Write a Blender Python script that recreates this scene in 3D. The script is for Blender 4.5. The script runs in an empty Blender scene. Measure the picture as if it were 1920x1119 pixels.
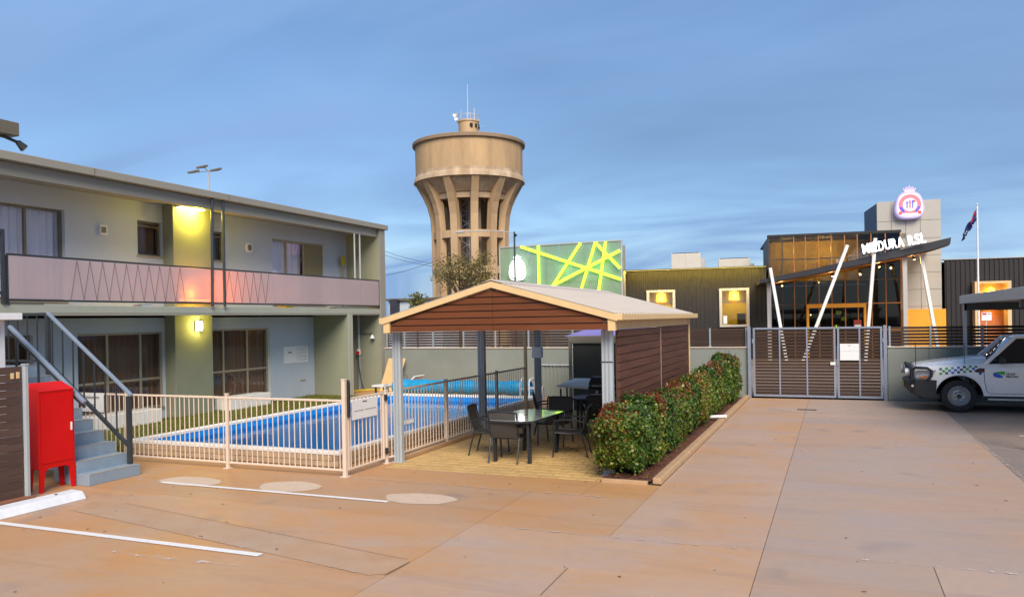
import bpy, bmesh, math, random
import numpy as np
from mathutils import Vector, Matrix

S = bpy.context.scene
COL = S.collection
rad = math.radians

# ------------------------------------------------------------------ camera
cam_d = bpy.data.cameras.new('camera'); cam = bpy.data.objects.new('camera', cam_d); COL.objects.link(cam)
S.camera = cam
YAW, PITCH, ROLL = rad(22.58), rad(-0.318), rad(-1.012)
Fw = Vector((-math.sin(YAW)*math.cos(PITCH), math.cos(YAW)*math.cos(PITCH), math.sin(PITCH)))
R0 = Vector((math.cos(YAW), math.sin(YAW), 0)); U0 = R0.cross(Fw)
Rt = R0*math.cos(ROLL) + U0*math.sin(ROLL); Up = -R0*math.sin(ROLL) + U0*math.cos(ROLL)
cam.matrix_world = Matrix(((Rt.x, Up.x, -Fw.x, 0), (Rt.y, Up.y, -Fw.y, 0), (Rt.z, Up.z, -Fw.z, 2.4), (0, 0, 0, 1)))
cam_d.sensor_width = 36; cam_d.lens = 36*1459/1920
cam_d.shift_x = 0; cam_d.shift_y = (606.6-559.5)/1920
cam_d.clip_start = .1; cam_d.clip_end = 4000
S.render.resolution_x = 1024; S.render.resolution_y = 596

# ------------------------------------------------------------------ world
SUN_EL, SUN_AZ = rad(40), rad(150)      # azimuth measured from +Y towards +X
W = bpy.data.worlds.new('World'); S.world = W; W.use_nodes = True
nt = W.node_tree; nt.nodes.clear()
def N(t, ty, **k):
    n = t.nodes.new(ty)
    for a, b in k.items(): setattr(n, a, b)
    return n
out = N(nt, 'ShaderNodeOutputWorld'); bg = N(nt, 'ShaderNodeBackground'); bg.inputs[1].default_value = 0.092
sky = N(nt, 'ShaderNodeTexSky', sky_type='NISHITA', sun_disc=False)
sky.sun_elevation = SUN_EL; sky.sun_rotation = SUN_AZ; sky.altitude = 50; sky.air_density = 1.0; sky.dust_density = .1; sky.ozone_density = 4.0
tc = N(nt, 'ShaderNodeTexCoord')
# thin high cloud: direction projected on a flat layer, so streaks run off to the horizon
sep = N(nt, 'ShaderNodeSeparateXYZ'); nt.links.new(tc.outputs['Generated'], sep.inputs[0])
mx = N(nt, 'ShaderNodeMath', operation='MAXIMUM'); mx.inputs[1].default_value = .06; nt.links.new(sep.outputs[2], mx.inputs[0])
ad = N(nt, 'ShaderNodeMath', operation='ADD'); ad.inputs[1].default_value = .22; nt.links.new(mx.outputs[0], ad.inputs[0])
dv = N(nt, 'ShaderNodeVectorMath', operation='SCALE')
inv = N(nt, 'ShaderNodeMath', operation='DIVIDE'); inv.inputs[0].default_value = 1; nt.links.new(ad.outputs[0], inv.inputs[1])
nt.links.new(tc.outputs['Generated'], dv.inputs[0]); nt.links.new(inv.outputs[0], dv.inputs['Scale'])
mp = N(nt, 'ShaderNodeMapping'); mp.inputs['Rotation'].default_value = (0, 0, rad(32)); mp.inputs['Scale'].default_value = (.6, 1.15, .3)
nt.links.new(dv.outputs[0], mp.inputs[0])
nz = N(nt, 'ShaderNodeTexNoise'); nz.inputs['Scale'].default_value = 1.5; nz.inputs['Detail'].default_value = 5; nz.inputs['Roughness'].default_value = .5; nz.inputs['Distortion'].default_value = .9
nt.links.new(mp.outputs[0], nz.inputs['Vector'])
cr = N(nt, 'ShaderNodeValToRGB'); cr.color_ramp.elements[0].position = .36; cr.color_ramp.elements[1].position = .64
cr.color_ramp.elements[0].color = (0, 0, 0, 1); cr.color_ramp.elements[1].color = (1, 1, 1, 1)
nt.links.new(nz.outputs[0], cr.inputs[0])
scl = N(nt, 'ShaderNodeMapRange'); scl.inputs[3].default_value = .30; scl.inputs[4].default_value = .97; nt.links.new(cr.outputs[0], scl.inputs[0])
mixc = N(nt, 'ShaderNodeMix', data_type='RGBA', blend_type='MIX')
nt.links.new(scl.outputs[0], mixc.inputs[0]); mixc.inputs[7].default_value = (1.24, 2.08, 3.55, 1)
hs = N(nt, 'ShaderNodeHueSaturation'); hs.inputs['Saturation'].default_value = 1.05; hs.inputs['Value'].default_value = .62
nt.links.new(sky.outputs[0], hs.inputs['Color']); nt.links.new(hs.outputs[0], mixc.inputs[6])
n2 = N(nt, 'ShaderNodeTexNoise'); n2.inputs['Scale'].default_value = .75; n2.inputs['Detail'].default_value = 4; n2.inputs['Distortion'].default_value = .6; nt.links.new(mp.outputs[0], n2.inputs['Vector'])
mr2 = N(nt, 'ShaderNodeMapRange'); mr2.inputs[1].default_value = .3; mr2.inputs[2].default_value = .7; mr2.inputs[3].default_value = .84; mr2.inputs[4].default_value = 1.18; nt.links.new(n2.outputs[0], mr2.inputs[0])
vs = N(nt, 'ShaderNodeVectorMath', operation='SCALE'); nt.links.new(mixc.outputs[2], vs.inputs[0]); nt.links.new(mr2.outputs[0], vs.inputs['Scale'])
nt.links.new(vs.outputs[0], bg.inputs[0]); nt.links.new(bg.outputs[0], out.inputs[0])

sun_d = bpy.data.lights.new('sun', 'SUN'); sun = bpy.data.objects.new('sun', sun_d); COL.objects.link(sun)
sun_d.energy = 2.35; sun_d.angle = rad(36); sun_d.color = (1, .88, .74)
sd = Vector((math.sin(SUN_AZ)*math.cos(SUN_EL), math.cos(SUN_AZ)*math.cos(SUN_EL), math.sin(SUN_EL)))
sun.rotation_euler = sd.to_track_quat('Z', 'Y').to_euler()
S.view_settings.view_transform = 'Standard'; S.view_settings.look = 'None'
S.view_settings.exposure = 1.15; S.view_settings.gamma = 1; S.view_settings.use_curve_mapping = False
try:
    S.cycles.max_bounces = 8; S.cycles.transparent_max_bounces = 16
except Exception: pass

# ------------------------------------------------------------------ helpers
rng = random.Random(7); npr = np.random.default_rng(11)
def s(r, g, b):
    f = lambda c: (c/255/12.92 if c/255 <= .04045 else ((c/255+.055)/1.055)**2.4)
    return (f(r), f(g), f(b))
def c4(c): return (c[0], c[1], c[2], 1)
MATS = {}
def mat(name, col, rough=.6, var=.12, scale=6., col2=None, mixscale=1.2, bump=0., bscale=60., metal=0., spec=.5, rnd=0., coat=0., emit=None, estr=0., stretch=(1, 1, 1), alpha=1., dirt=0.):
    if name in MATS: return MATS[name]
    m = bpy.data.materials.new(name); m.use_nodes = True; t = m.node_tree; p = t.nodes['Principled BSDF']
    p.inputs['Roughness'].default_value = rough; p.inputs['Metallic'].default_value = metal
    p.inputs['Specular IOR Level'].default_value = spec; p.inputs['Coat Weight'].default_value = coat
    geo = N(t, 'ShaderNodeNewGeometry'); mp = N(t, 'ShaderNodeMapping'); mp.inputs['Scale'].default_value = stretch
    t.links.new(geo.outputs['Position'], mp.inputs[0])
    base = N(t, 'ShaderNodeRGB'); base.outputs[0].default_value = c4(col); cur = base.outputs[0]
    if col2 is not None:
        n2 = N(t, 'ShaderNodeTexNoise'); n2.inputs['Scale'].default_value = mixscale; n2.inputs['Detail'].default_value = 5; n2.inputs['Roughness'].default_value = .6
        t.links.new(mp.outputs[0], n2.inputs['Vector'])
        r2 = N(t, 'ShaderNodeValToRGB'); r2.color_ramp.elements[0].position = .36; r2.color_ramp.elements[1].position = .66; t.links.new(n2.outputs[0], r2.inputs[0])
        mm = N(t, 'ShaderNodeMix', data_type='RGBA'); t.links.new(r2.outputs[0], mm.inputs[0]); t.links.new(cur, mm.inputs[6]); mm.inputs[7].default_value = c4(col2); cur = mm.outputs[2]
    if var > 0 or rnd > 0:
        n1 = N(t, 'ShaderNodeTexNoise'); n1.inputs['Scale'].default_value = scale; n1.inputs['Detail'].default_value = 6; n1.inputs['Roughness'].default_value = .62
        t.links.new(mp.outputs[0], n1.inputs['Vector'])
        mr = N(t, 'ShaderNodeMapRange'); mr.inputs[1].default_value = .25; mr.inputs[2].default_value = .75; mr.inputs[3].default_value = 1-var; mr.inputs[4].default_value = 1+var
        t.links.new(n1.outputs[0], mr.inputs[0]); fac = mr.outputs[0]
        if rnd > 0:
            oi = N(t, 'ShaderNodeObjectInfo'); m2 = N(t, 'ShaderNodeMapRange'); m2.inputs[3].default_value = 1-rnd; m2.inputs[4].default_value = 1+rnd
            t.links.new(oi.outputs['Random'], m2.inputs[0]); mu = N(t, 'ShaderNodeMath', operation='MULTIPLY'); t.links.new(fac, mu.inputs[0]); t.links.new(m2.outputs[0], mu.inputs[1]); fac = mu.outputs[0]
        vm = N(t, 'ShaderNodeVectorMath', operation='SCALE'); t.links.new(cur, vm.inputs[0]); t.links.new(fac, vm.inputs['Scale']); cur = vm.outputs[0]
        rr = N(t, 'ShaderNodeMapRange'); rr.inputs[3].default_value = max(.02, rough-.08); rr.inputs[4].default_value = min(1, rough+.1); t.links.new(n1.outputs[0], rr.inputs[0]); t.links.new(rr.outputs[0], p.inputs['Roughness'])
    t.links.new(cur, p.inputs['Base Color'])
    if bump > 0:
        nb = N(t, 'ShaderNodeTexNoise'); nb.inputs['Scale'].default_value = bscale; nb.inputs['Detail'].default_value = 4; t.links.new(mp.outputs[0], nb.inputs['Vector'])
        bp = N(t, 'ShaderNodeBump'); bp.inputs['Strength'].default_value = bump; bp.inputs['Distance'].default_value = .02; t.links.new(nb.outputs[0], bp.inputs['Height']); t.links.new(bp.outputs[0], p.inputs['Normal'])
    if emit is not None:
        p.inputs['Emission Color'].default_value = c4(emit); p.inputs['Emission Strength'].default_value = estr
    MATS[name] = m; return m
def glassmat(name, tint, refl=.12, rough=.02, dens=None):
    if name in MATS: return MATS[name]
    m = bpy.data.materials.new(name); m.use_nodes = True; t = m.node_tree; t.nodes.clear()
    o = N(t, 'ShaderNodeOutputMaterial'); tr = N(t, 'ShaderNodeBsdfTransparent'); tr.inputs[0].default_value = c4(tint)
    gl = N(t, 'ShaderNodeBsdfGlossy'); gl.inputs['Roughness'].default_value = rough; gl.inputs[0].default_value = (.95, .97, 1, 1)
    lw = N(t, 'ShaderNodeLayerWeight'); lw.inputs[0].default_value = .5; fr = N(t, 'ShaderNodeMath', operation='POWER'); fr.inputs[1].default_value = 4.5; t.links.new(lw.outputs['Facing'], fr.inputs[0])
    nb = N(t, 'ShaderNodeTexNoise'); nb.inputs['Scale'].default_value = .9; bp = N(t, 'ShaderNodeBump'); bp.inputs['Strength'].default_value = .03; t.links.new(nb.outputs[0], bp.inputs['Height']); t.links.new(bp.outputs[0], gl.inputs['Normal'])
    ad = N(t, 'ShaderNodeMath', operation='ADD', use_clamp=True); ad.inputs[1].default_value = refl; t.links.new(fr.outputs[0], ad.inputs[0])
    mx = N(t, 'ShaderNodeMixShader'); t.links.new(ad.outputs[0], mx.inputs[0]); t.links.new(tr.outputs[0], mx.inputs[1]); t.links.new(gl.outputs[0], mx.inputs[2]); t.links.new(mx.outputs[0], o.inputs[0])
    MATS[name] = m; return m

ORG = {}
class MB:
    def __init__(self): self.v = []; self.f = []
    def add(self, vs, fs):
        b = len(self.v); self.v += [tuple(p) for p in vs]; self.f += [tuple(i+b for i in f) for f in fs]; return self
    def box(self, x0, y0, z0, x1, y1, z1):
        x0, x1 = min(x0, x1), max(x0, x1); y0, y1 = min(y0, y1), max(y0, y1); z0, z1 = min(z0, z1), max(z0, z1)
        return self.add([(x0, y0, z0), (x1, y0, z0), (x1, y1, z0), (x0, y1, z0), (x0, y0, z1), (x1, y0, z1), (x1, y1, z1), (x0, y1, z1)],
                        [(3, 2, 1, 0), (4, 5, 6, 7), (0, 1, 5, 4), (1, 2, 6, 5), (2, 3, 7, 6), (3, 0, 4, 7)])
    def prism(self, pts, d):
        n = len(pts); d = Vector(d); A = [Vector(p) for p in pts]; nrm = Vector((0, 0, 0))
        for i in range(n): nrm += A[i].cross(A[(i+1) % n])
        if nrm.dot(d) > 0: A.reverse()
        return self.add([tuple(p) for p in A]+[tuple(p+d) for p in A], [tuple(range(n)), tuple(range(2*n-1, n-1, -1))]+[(i, i+n, (i+1) % n+n, (i+1) % n) for i in range(n)])
    def bar(self, p, q, w, h, up=(0, 0, 1)):
        p = Vector(p); q = Vector(q); d = (q-p).normalized(); u = Vector(up)
        if abs(d.dot(u)) > .98: u = Vector((0, 1, 0))
        sx = d.cross(u).normalized()*(w/2); u = sx.cross(d).normalized()*(h/2)
        return self.prism([p-sx-u, p+sx-u, p+sx+u, p-sx+u], q-p)
    def cyl(self, p, q, r, r1=None, n=12):
        p = Vector(p); q = Vector(q); r1 = r if r1 is None else r1; d = (q-p).normalized(); a = d.orthogonal().normalized(); b = d.cross(a)
        v = [p+(a*math.cos(t)+b*math.sin(t))*r for t in [2*math.pi*i/n for i in range(n)]]+[q+(a*math.cos(t)+b*math.sin(t))*r1 for t in [2*math.pi*i/n for i in range(n)]]
        return self.add(v, [(i, (i+1) % n, (i+1) % n+n, i+n) for i in range(n)]+[tuple(range(n-1, -1, -1)), tuple(range(n, 2*n))])
    def tube(self, pts, r, n=8):
        P = [Vector(p) for p in pts]; k = len(P); rings = []; prev = None
        for i in range(k):
            d = (P[min(i+1, k-1)]-P[max(i-1, 0)]).normalized()
            a = d.orthogonal().normalized() if prev is None else (prev-d*prev.dot(d)).normalized()
            prev = a; b = d.cross(a); rr = r[i] if isinstance(r, (list, tuple)) else r
            rings.append([P[i]+(a*math.cos(t)+b*math.sin(t))*rr for t in [2*math.pi*j/n for j in range(n)]])
        v = [p for R_ in rings for p in R_]
        f = [(i*n+j, i*n+(j+1) % n, (i+1)*n+(j+1) % n, (i+1)*n+j) for i in range(k-1) for j in range(n)]
        return self.add(v, f+[tuple(range(n-1, -1, -1)), tuple(range((k-1)*n, k*n))])
    def lathe(self, prof, c=(0, 0, 0), n=32, axis='z', close=False):
        v = []; k = len(prof)
        for i in range(n):
            t = 2*math.pi*i/n; C, S_ = math.cos(t), math.sin(t)
            for r, z in prof:
                v.append((c[0]+r*C, c[1]+r*S_, c[2]+z) if axis == 'z' else (c[0]+r*C, c[1]-z, c[2]+r*S_))
        f = []
        for i in range(n):
            j = (i+1) % n
            for a in range(k-1 if not close else k): f.append((i*k+a, j*k+a, j*k+(a+1) % k, i*k+(a+1) % k))
        return self.add(v, f)
    def grid(self, fn, nu, nv, flip=False):
        v = [fn(i/nu, j/nv) for i in range(nu+1) for j in range(nv+1)]
        f = [(i*(nv+1)+j, (i+1)*(nv+1)+j, (i+1)*(nv+1)+j+1, i*(nv+1)+j+1) for i in range(nu) for j in range(nv)]
        return self.add(v, [tuple(reversed(q)) for q in f] if flip else f)
    def build(self, name, m, parent=None, smooth=False, bev=0., label=None, origin=None, seg=1, thick=0.):
        o_ = ORG.get(parent.name, (0, 0, 0)) if parent else (origin or (0, 0, 0))
        me = bpy.data.meshes.new(name); me.from_pydata([(a-o_[0], b-o_[1], c-o_[2]) for a, b, c in self.v], [], self.f)
        bm = bmesh.new(); bm.from_mesh(me); bmesh.ops.remove_doubles(bm, verts=bm.verts, dist=1e-5) if smooth else None
        if thick: bmesh.ops.solidify(bm, geom=bm.faces[:], thickness=thick)
        bmesh.ops.recalc_face_normals(bm, faces=bm.faces)
        if bev > 0: bmesh.ops.bevel(bm, geom=[e for e in bm.edges if len(e.link_faces) == 2 and e.calc_face_angle(0) > .5], offset=bev, segments=seg, affect='EDGES', clamp_overlap=True)
        bm.to_mesh(me); bm.free()
        if smooth: me.polygons.foreach_set('use_smooth', [True]*len(me.polygons)); me.set_sharp_from_angle(angle=rad(38))
        o = bpy.data.objects.new(name, me); COL.objects.link(o)
        if m is not None: me.materials.append(m)
        if parent: o.parent = parent; ORG[o.name] = o_
        else: o.location = o_; ORG[o.name] = o_
        if label: o['label'] = label
        return o
def tag(o, label, cat, group=None):
    o['label'] = label; o['category'] = cat
    if group: o['group'] = group
    return o
def struct(o): o['kind'] = 'structure'; return o
def stuff(o): o['kind'] = 'stuff'; return o
def thing(name, label, cat, loc=(0, 0, 0), rotz=0., group=None, local=False):
    o = bpy.data.objects.new(name, None); COL.objects.link(o); o.location = loc; o.rotation_euler = (0, 0, rotz); o.empty_display_size = .2
    ORG[o.name] = (0, 0, 0) if local else tuple(loc)
    return tag(o, label, cat, group)
def copy_tree(o, parent=None, kids=None):
    kids = kids if kids is not None else KIDS(o)
    c = o.copy(); COL.objects.link(c); c.parent = parent
    for ch in [x for x in bpy.data.objects if x.parent == o]: copy_tree(ch, c)
    return c
def KIDS(o): return []
def piece(name, me, loc, parent, m=None, rot=None):
    o = bpy.data.objects.new(name, me); COL.objects.link(o); og = ORG.get(parent.name, (0, 0, 0)); o.parent = parent
    o.location = (loc[0]-og[0], loc[1]-og[1], loc[2]-og[2])
    if rot: o.rotation_euler = rot
    return o
def boxmesh(name, sx, sy, sz, m, bev=.004):
    b = MB().box(-sx/2, -sy/2, -sz/2, sx/2, sy/2, sz/2); me = bpy.data.meshes.new(name); me.from_pydata(b.v, [], b.f)
    if bev:
        bm = bmesh.new(); bm.from_mesh(me); bmesh.ops.bevel(bm, geom=bm.edges[:], offset=bev, segments=1, affect='EDGES'); bm.to_mesh(me); bm.free()
    me.materials.append(m); return me
def point(name, loc, e, col, r=.05):
    l = bpy.data.lights.new(name, 'POINT'); l.energy = e; l.color = col; l.shadow_soft_size = r; o = bpy.data.objects.new(name, l); COL.objects.link(o); o.location = loc; return o
def textmesh(txt, size, ext=.02, off=0.):
    cu = bpy.data.curves.new('t', 'FONT'); cu.body = txt; cu.size = size; cu.extrude = ext; cu.offset = off; cu.resolution_u = 3
    ob = bpy.data.objects.new('t', cu); COL.objects.link(ob); me = bpy.data.meshes.new_from_object(ob); bpy.data.objects.remove(ob); return me
def spot(name, loc, tgt, e, col, size=120):
    l = bpy.data.lights.new(name, 'SPOT'); l.energy = e; l.color = col; l.spot_size = rad(size); l.spot_blend = .9; l.shadow_soft_size = .06; o = bpy.data.objects.new(name, l); COL.objects.link(o); o.location = loc; o.rotation_euler = (Vector(loc)-Vector(tgt)).to_track_quat('Z', 'Y').to_euler(); return o
# ------------------------------------------------------------------ materials
def concrete(name, a, b, c, speck=.05):
    m = bpy.data.materials.new(name); m.use_nodes = True; t = m.node_tree; p = t.nodes['Principled BSDF']; L = t.links.new
    geo = N(t, 'ShaderNodeNewGeometry')
    def noise(scale, st=(1, 1, 1), det=6, ro=.6, dist=0.):
        mp = N(t, 'ShaderNodeMapping'); mp.inputs['Scale'].default_value = st; L(geo.outputs['Position'], mp.inputs[0])
        n = N(t, 'ShaderNodeTexNoise'); n.inputs['Scale'].default_value = scale; n.inputs['Detail'].default_value = det; n.inputs['Roughness'].default_value = ro; n.inputs['Distortion'].default_value = dist
        L(mp.outputs[0], n.inputs['Vector']); return n.outputs[0]
    def ramp(v, lo, hi):
        r = N(t, 'ShaderNodeMapRange', clamp=True); r.inputs[1].default_value = lo; r.inputs[2].default_value = hi; L(v, r.inputs[0]); return r.outputs[0]
    def mix(f, A, B, k=1.):
        mm = N(t, 'ShaderNodeMix', data_type='RGBA')
        if k != 1.:
            q = N(t, 'ShaderNodeMath', operation='MULTIPLY'); q.inputs[1].default_value = k; L(f, q.inputs[0]); f = q.outputs[0]
        L(f, mm.inputs[0])
        for i, x in ((6, A), (7, B)):
            if isinstance(x, tuple): mm.inputs[i].default_value = c4(x)
            else: L(x, mm.inputs[i])
        return mm.outputs[2]
    cur = mix(ramp(noise(.33, det=5, dist=.8), .38, .62), a, b)
    cur = mix(ramp(noise(.55, (.5, 1.5, 1), dist=1.), .5, .72), cur, c, .75)
    cur = mix(ramp(noise(1.1, (.28, 1.9, 1), 7, .68, .6), .55, .8), cur, tuple(x*.66 for x in b), .7)      # drag marks
    cur = mix(ramp(noise(1.7, (.2, 2.6, 1), 8, .7, .4), .6, .82), cur, tuple(min(1, x*1.3) for x in b), .55)
    cur = mix(ramp(noise(2.6, det=9, ro=.75), .64, .76), cur, tuple(x*.5 for x in a), .32)
    cur = mix(ramp(noise(6.5, det=8, ro=.7), .42, .72), cur, tuple(x*.80 for x in b), .38)
    cur = mix(ramp(noise(.9, det=2, ro=.4, dist=.3), .66, .74), cur, tuple(x*.62 for x in c), .5)
    cur = mix(ramp(noise(19, det=6, ro=.75), .66, .74), cur, tuple(x*.45 for x in a), .45)
    sp = N(t, 'ShaderNodeMapRange'); sp.inputs[1].default_value = .25; sp.inputs[2].default_value = .75; sp.inputs[3].default_value = 1-speck*2; sp.inputs[4].default_value = 1+speck*2; L(noise(85, det=3), sp.inputs[0])
    oi = N(t, 'ShaderNodeObjectInfo'); ob = N(t, 'ShaderNodeMapRange'); ob.inputs[3].default_value = .95; ob.inputs[4].default_value = 1.05; L(oi.outputs['Random'], ob.inputs[0])
    mu = N(t, 'ShaderNodeMath', operation='MULTIPLY'); L(sp.outputs[0], mu.inputs[0]); L(ob.outputs[0], mu.inputs[1])
    vm = N(t, 'ShaderNodeVectorMath', operation='SCALE'); L(cur, vm.inputs[0]); L(mu.outputs[0], vm.inputs['Scale']); L(vm.outputs[0], p.inputs['Base Color'])
    rr = N(t, 'ShaderNodeMapRange'); rr.inputs[3].default_value = .34; rr.inputs[4].default_value = .72; L(noise(1.4, (.5, 1.4, 1)), rr.inputs[0]); L(rr.outputs[0], p.inputs['Roughness'])
    p.inputs['Specular IOR Level'].default_value = .45
    bp = N(t, 'ShaderNodeBump'); bp.inputs['Strength'].default_value = .12; bp.inputs['Distance'].default_value = .02; L(noise(120, det=3), bp.inputs['Height']); L(bp.outputs[0], p.inputs['Normal'])
    MATS[name] = m; return m
M_CONC = concrete('driveway_concrete', (.49, .275, .135), (.46, .315, .225), (.40, .325, .305))
M_CONC3 = concrete('grey_driveway_concrete', (.45, .285, .18), (.405, .305, .245), (.36, .30, .285))
M_CONCL = concrete('left_yard_concrete', (.50, .25, .095), (.45, .285, .175), (.41, .315, .265))
M_CONC2 = concrete('orange_concrete', (.50, .255, .10), (.47, .265, .125), (.46, .29, .175))
M_ASPH = mat('asphalt', (.20, .165, .145), .8, .2, 14, col2=(.28, .205, .16), mixscale=.7, bump=.3, bscale=140)
M_GROUND = mat('bare_ground', (.12, .085, .06), .95, .25, 3, bump=.3)
M_JOINT = mat('joint_dirt', (.15, .095, .065), .95, .2, 8)
M_PATCH = mat('pale_patch', (.56, .43, .32), .7, .1, 9, bump=.08)
M_PATCH2 = mat('trench_patch', (.45, .27, .15), .65, .13, 2.2, col2=(.40, .28, .20), mixscale=1.1, bump=.1)
def paintmat(name, col, wear):
    m = mat(name, col, .6, .08, 20, bump=.1); t = m.node_tree; p = t.nodes['Principled BSDF']
    n = N(t, 'ShaderNodeTexNoise'); n.inputs['Scale'].default_value = 9; n.inputs['Detail'].default_value = 8; n.inputs['Roughness'].default_value = .8
    g = N(t, 'ShaderNodeNewGeometry'); t.links.new(g.outputs['Position'], n.inputs['Vector'])
    r = N(t, 'ShaderNodeMapRange', clamp=True); r.inputs[1].default_value = wear; r.inputs[2].default_value = wear+.07; t.links.new(n.outputs[0], r.inputs[0]); t.links.new(r.outputs[0], p.inputs['Alpha']); return m
M_LINE = paintmat('line_paint', (.74, .73, .72), .3)
M_LINEW = paintmat('worn_line_paint', (.62, .58, .55), .52)
M_FAINT = paintmat('faint_line_paint', (.50, .42, .36), .5)
M_PAVER = mat('yellow_paver', (.50, .33, .13), .75, .12, 16, rnd=.08, bump=.25, bscale=90)
M_BRICK = mat('sand_brick', (.45, .32, .20), .8, .14, 18, rnd=.12, bump=.25, bscale=80)
M_COPE = mat('white_coping', (.76, .75, .72), .5, .07, 10, bump=.08)
M_TIMB = mat('brown_slat', (.085, .034, .021), .6, .2, 5, rnd=.13, stretch=(.35, .35, 5), bump=.12, bscale=30, spec=.28, col2=(.125, .052, .032), mixscale=2.)
M_TIMB2 = mat('gable_slat', (.135, .043, .015), .62, .18, 5, rnd=.1, stretch=(.35, .35, 5), bump=.1, bscale=30, spec=.25)
M_TIMBG = mat('dark_gate_slat', (.05, .028, .018), .6, .2, 5, rnd=.15, stretch=(.35, .35, 5), bump=.12, bscale=30, spec=.28)
M_TIMBD = mat('dark_slat', (.075, .042, .032), .6, .2, 5, rnd=.15, stretch=(.35, .35, 5), bump=.12, bscale=30)
M_STEEL = mat('galvanised_steel', (.36, .40, .42), .5, .1, 8, metal=.0, stretch=(1, 1, .3))
M_BLUEST = mat('grey_blue_steel', (.25, .29, .33), .45, .08, 8)
M_CREAM = mat('cream_steel', (.66, .47, .235), .42, .06, 6)
M_ROOFW = mat('pale_roof_sheet', (.56, .475, .385), .5, .06, 4, stretch=(1, .2, 1))
M_FENCE = mat('cream_fence_paint', (.66, .54, .43), .4, .05, 9)
M_WALLB = mat('grey_render', (.19, .21, .185), .8, .07, 1.5, bump=.12, bscale=70, col2=(.21, .235, .215), mixscale=.6)
M_MOT = mat('motel_render', (.45, .51, .57), .78, .05, 1.2, bump=.12, bscale=60, col2=(.47, .53, .61), mixscale=.5)
M_OLIVE = mat('olive_render', (.235, .245, .175), .78, .06, 1.2, bump=.12, bscale=60)
M_FASC = mat('taupe_fascia', (.29, .265, .21), .5, .06, 2, stretch=(1, .15, 1))
M_SOFF = mat('grey_soffit', (.27, .28, .26), .8, .06, 2)
M_SLABP = mat('balcony_slab_paint', (.36, .37, .29), .6, .06, 2)
M_FRAME = mat('bronze_frame', (.19, .155, .10), .4, .08, 8, metal=.3)
M_FRAMEL = mat('pale_bronze_frame', (.36, .31, .22), .4, .08, 8, metal=.2)
M_DARK = mat('black_paint', (.018, .018, .02), .45, .1, 8)
M_CHAR = mat('charcoal_steel', (.045, .05, .055), .42, .1, 8, metal=.3)
M_STRAIL = mat('blue_grey_rail', (.20, .25, .33), .38, .08, 8, metal=.1)
M_STAIR = mat('blue_step_paint', (.22, .29, .36), .6, .12, 5, bump=.15)
M_NOSE = mat('step_nosing', (.42, .34, .24), .7, .15, 9)
M_RED = mat('red_enamel', (.60, .002, .002), .5, .05, 3, spec=.3)
M_WHITE = mat('white_paint', (.72, .73, .74), .5, .05, 8)
M_WSTOP = mat('white_wheel_stop', (.66, .68, .71), .65, .1, 7, bump=.2)
M_CURT = mat('pale_curtain', (.80, .77, .82), .85, .06, 4, stretch=(1, 6, .3))
M_CURTD = mat('brown_curtain', (.36, .25, .19), .85, .1, 4, stretch=(1, 6, .3))
M_DOOR = mat('olive_door', (.235, .20, .095), .5, .06, 4)
M_PANEG = glassmat('window_glass', (.95, .95, .97), .035)
M_PANED = glassmat('dim_window_glass', (.80, .77, .74), .022)
M_CONT = mat('tower_concrete', (.50, .335, .175), .85, .16, 1.6, col2=(.40, .265, .145), mixscale=.7, stretch=(1, 1, .16), bump=.15, bscale=8)
M_CONT2 = mat('tower_rib_concrete', (.42, .275, .145), .85, .16, .9, col2=(.50, .35, .205), mixscale=.5, stretch=(1, 1, .35), bump=.15, bscale=8)
M_CONTD = mat('tower_rim', (.28, .20, .13), .85, .14, 1., bump=.15, bscale=8)
M_CONTL = mat('lime_stained_concrete', (.50, .385, .26), .85, .28, 1.2, col2=(.34, .23, .135), mixscale=1.1, stretch=(1, 1, .3))
M_LATT = mat('galvanised_lattice', (.5, .5, .5), .5, .1, 5, metal=.3)
M_MULCH = mat('red_mulch', (.11, .04, .022), .95, .4, 40, bump=.8, bscale=45)
M_KERB = mat('tan_kerb', (.42, .27, .15), .75, .12, 5, bump=.15)

# ------------------------------------------------------------------ ground and paving
def sheet(name, rects, z, m):
    b = MB()
    for x0, y0, x1, y1 in rects: b.add([(x0, y0, z), (x1, y0, z), (x1, y1, z), (x0, y1, z)], [(0, 1, 2, 3)])
    return b.build(name, m)
PX0, PX1, PY0, PY1 = -12.2, -7.72, 10.85, 19.9          # inside edge of the pool
struct(sheet('ground', [(-700, -400, -7.8-4.5, 1500), (PX0-.1, -400, PX1+.08, PY0-.1), (PX0-.1, PY1+.1, PX1+.08, 1500), (PX1+.08, -400, 900, 1500)], -.03, M_GROUND))
drive = sheet('driveway', [(-16, -8, PX0-.1, 23.6), (PX0-.1, -8, PX1+.08, PY0-.1), (PX0-.1, PY1+.1, PX1+.08, 23.6), (PX1+.08, -8, 2.4, 23.6)], -.018, M_JOINT); struct(drive)
def slab(x0, y0, x1, y1, m=M_CONC, g=.0035):
    b = MB().box(x0+g, y0+g, -.014, x1-g, y1-g, 0); o = b.build('concrete_slab', m, drive); return o
for r in ((-2.33, 8.28, -.715, 20.86), (-2.33, 20.86, -.715, 23.5), 
          (-3.95, -8, -.715, 8.28), (-3.95, -9, -.715, -8)): slab(*r)
for r in ((-.715, 8.28, 2.4, 19.4), (-.715, 19.4, 2.4, 23.5), (-.715, -8, .82, 8.28), (.82, -8, 2.4, 8.28)): slab(*r, M_CONC3)
for r in ((-3.95, 8.28, -2.33, 10.08), (-16, 6.35, -3.95, 8.28), (-16, -8, -3.95, 6.35), (-16, 8.28, -3.95, 10.08)): slab(*r, M_CONCL)
slab(-3.23, 10.08, -2.33, 11.0, M_CONC2); slab(-16, 10.08, -12.32, 23.5, M_CONC2, .002)
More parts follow.
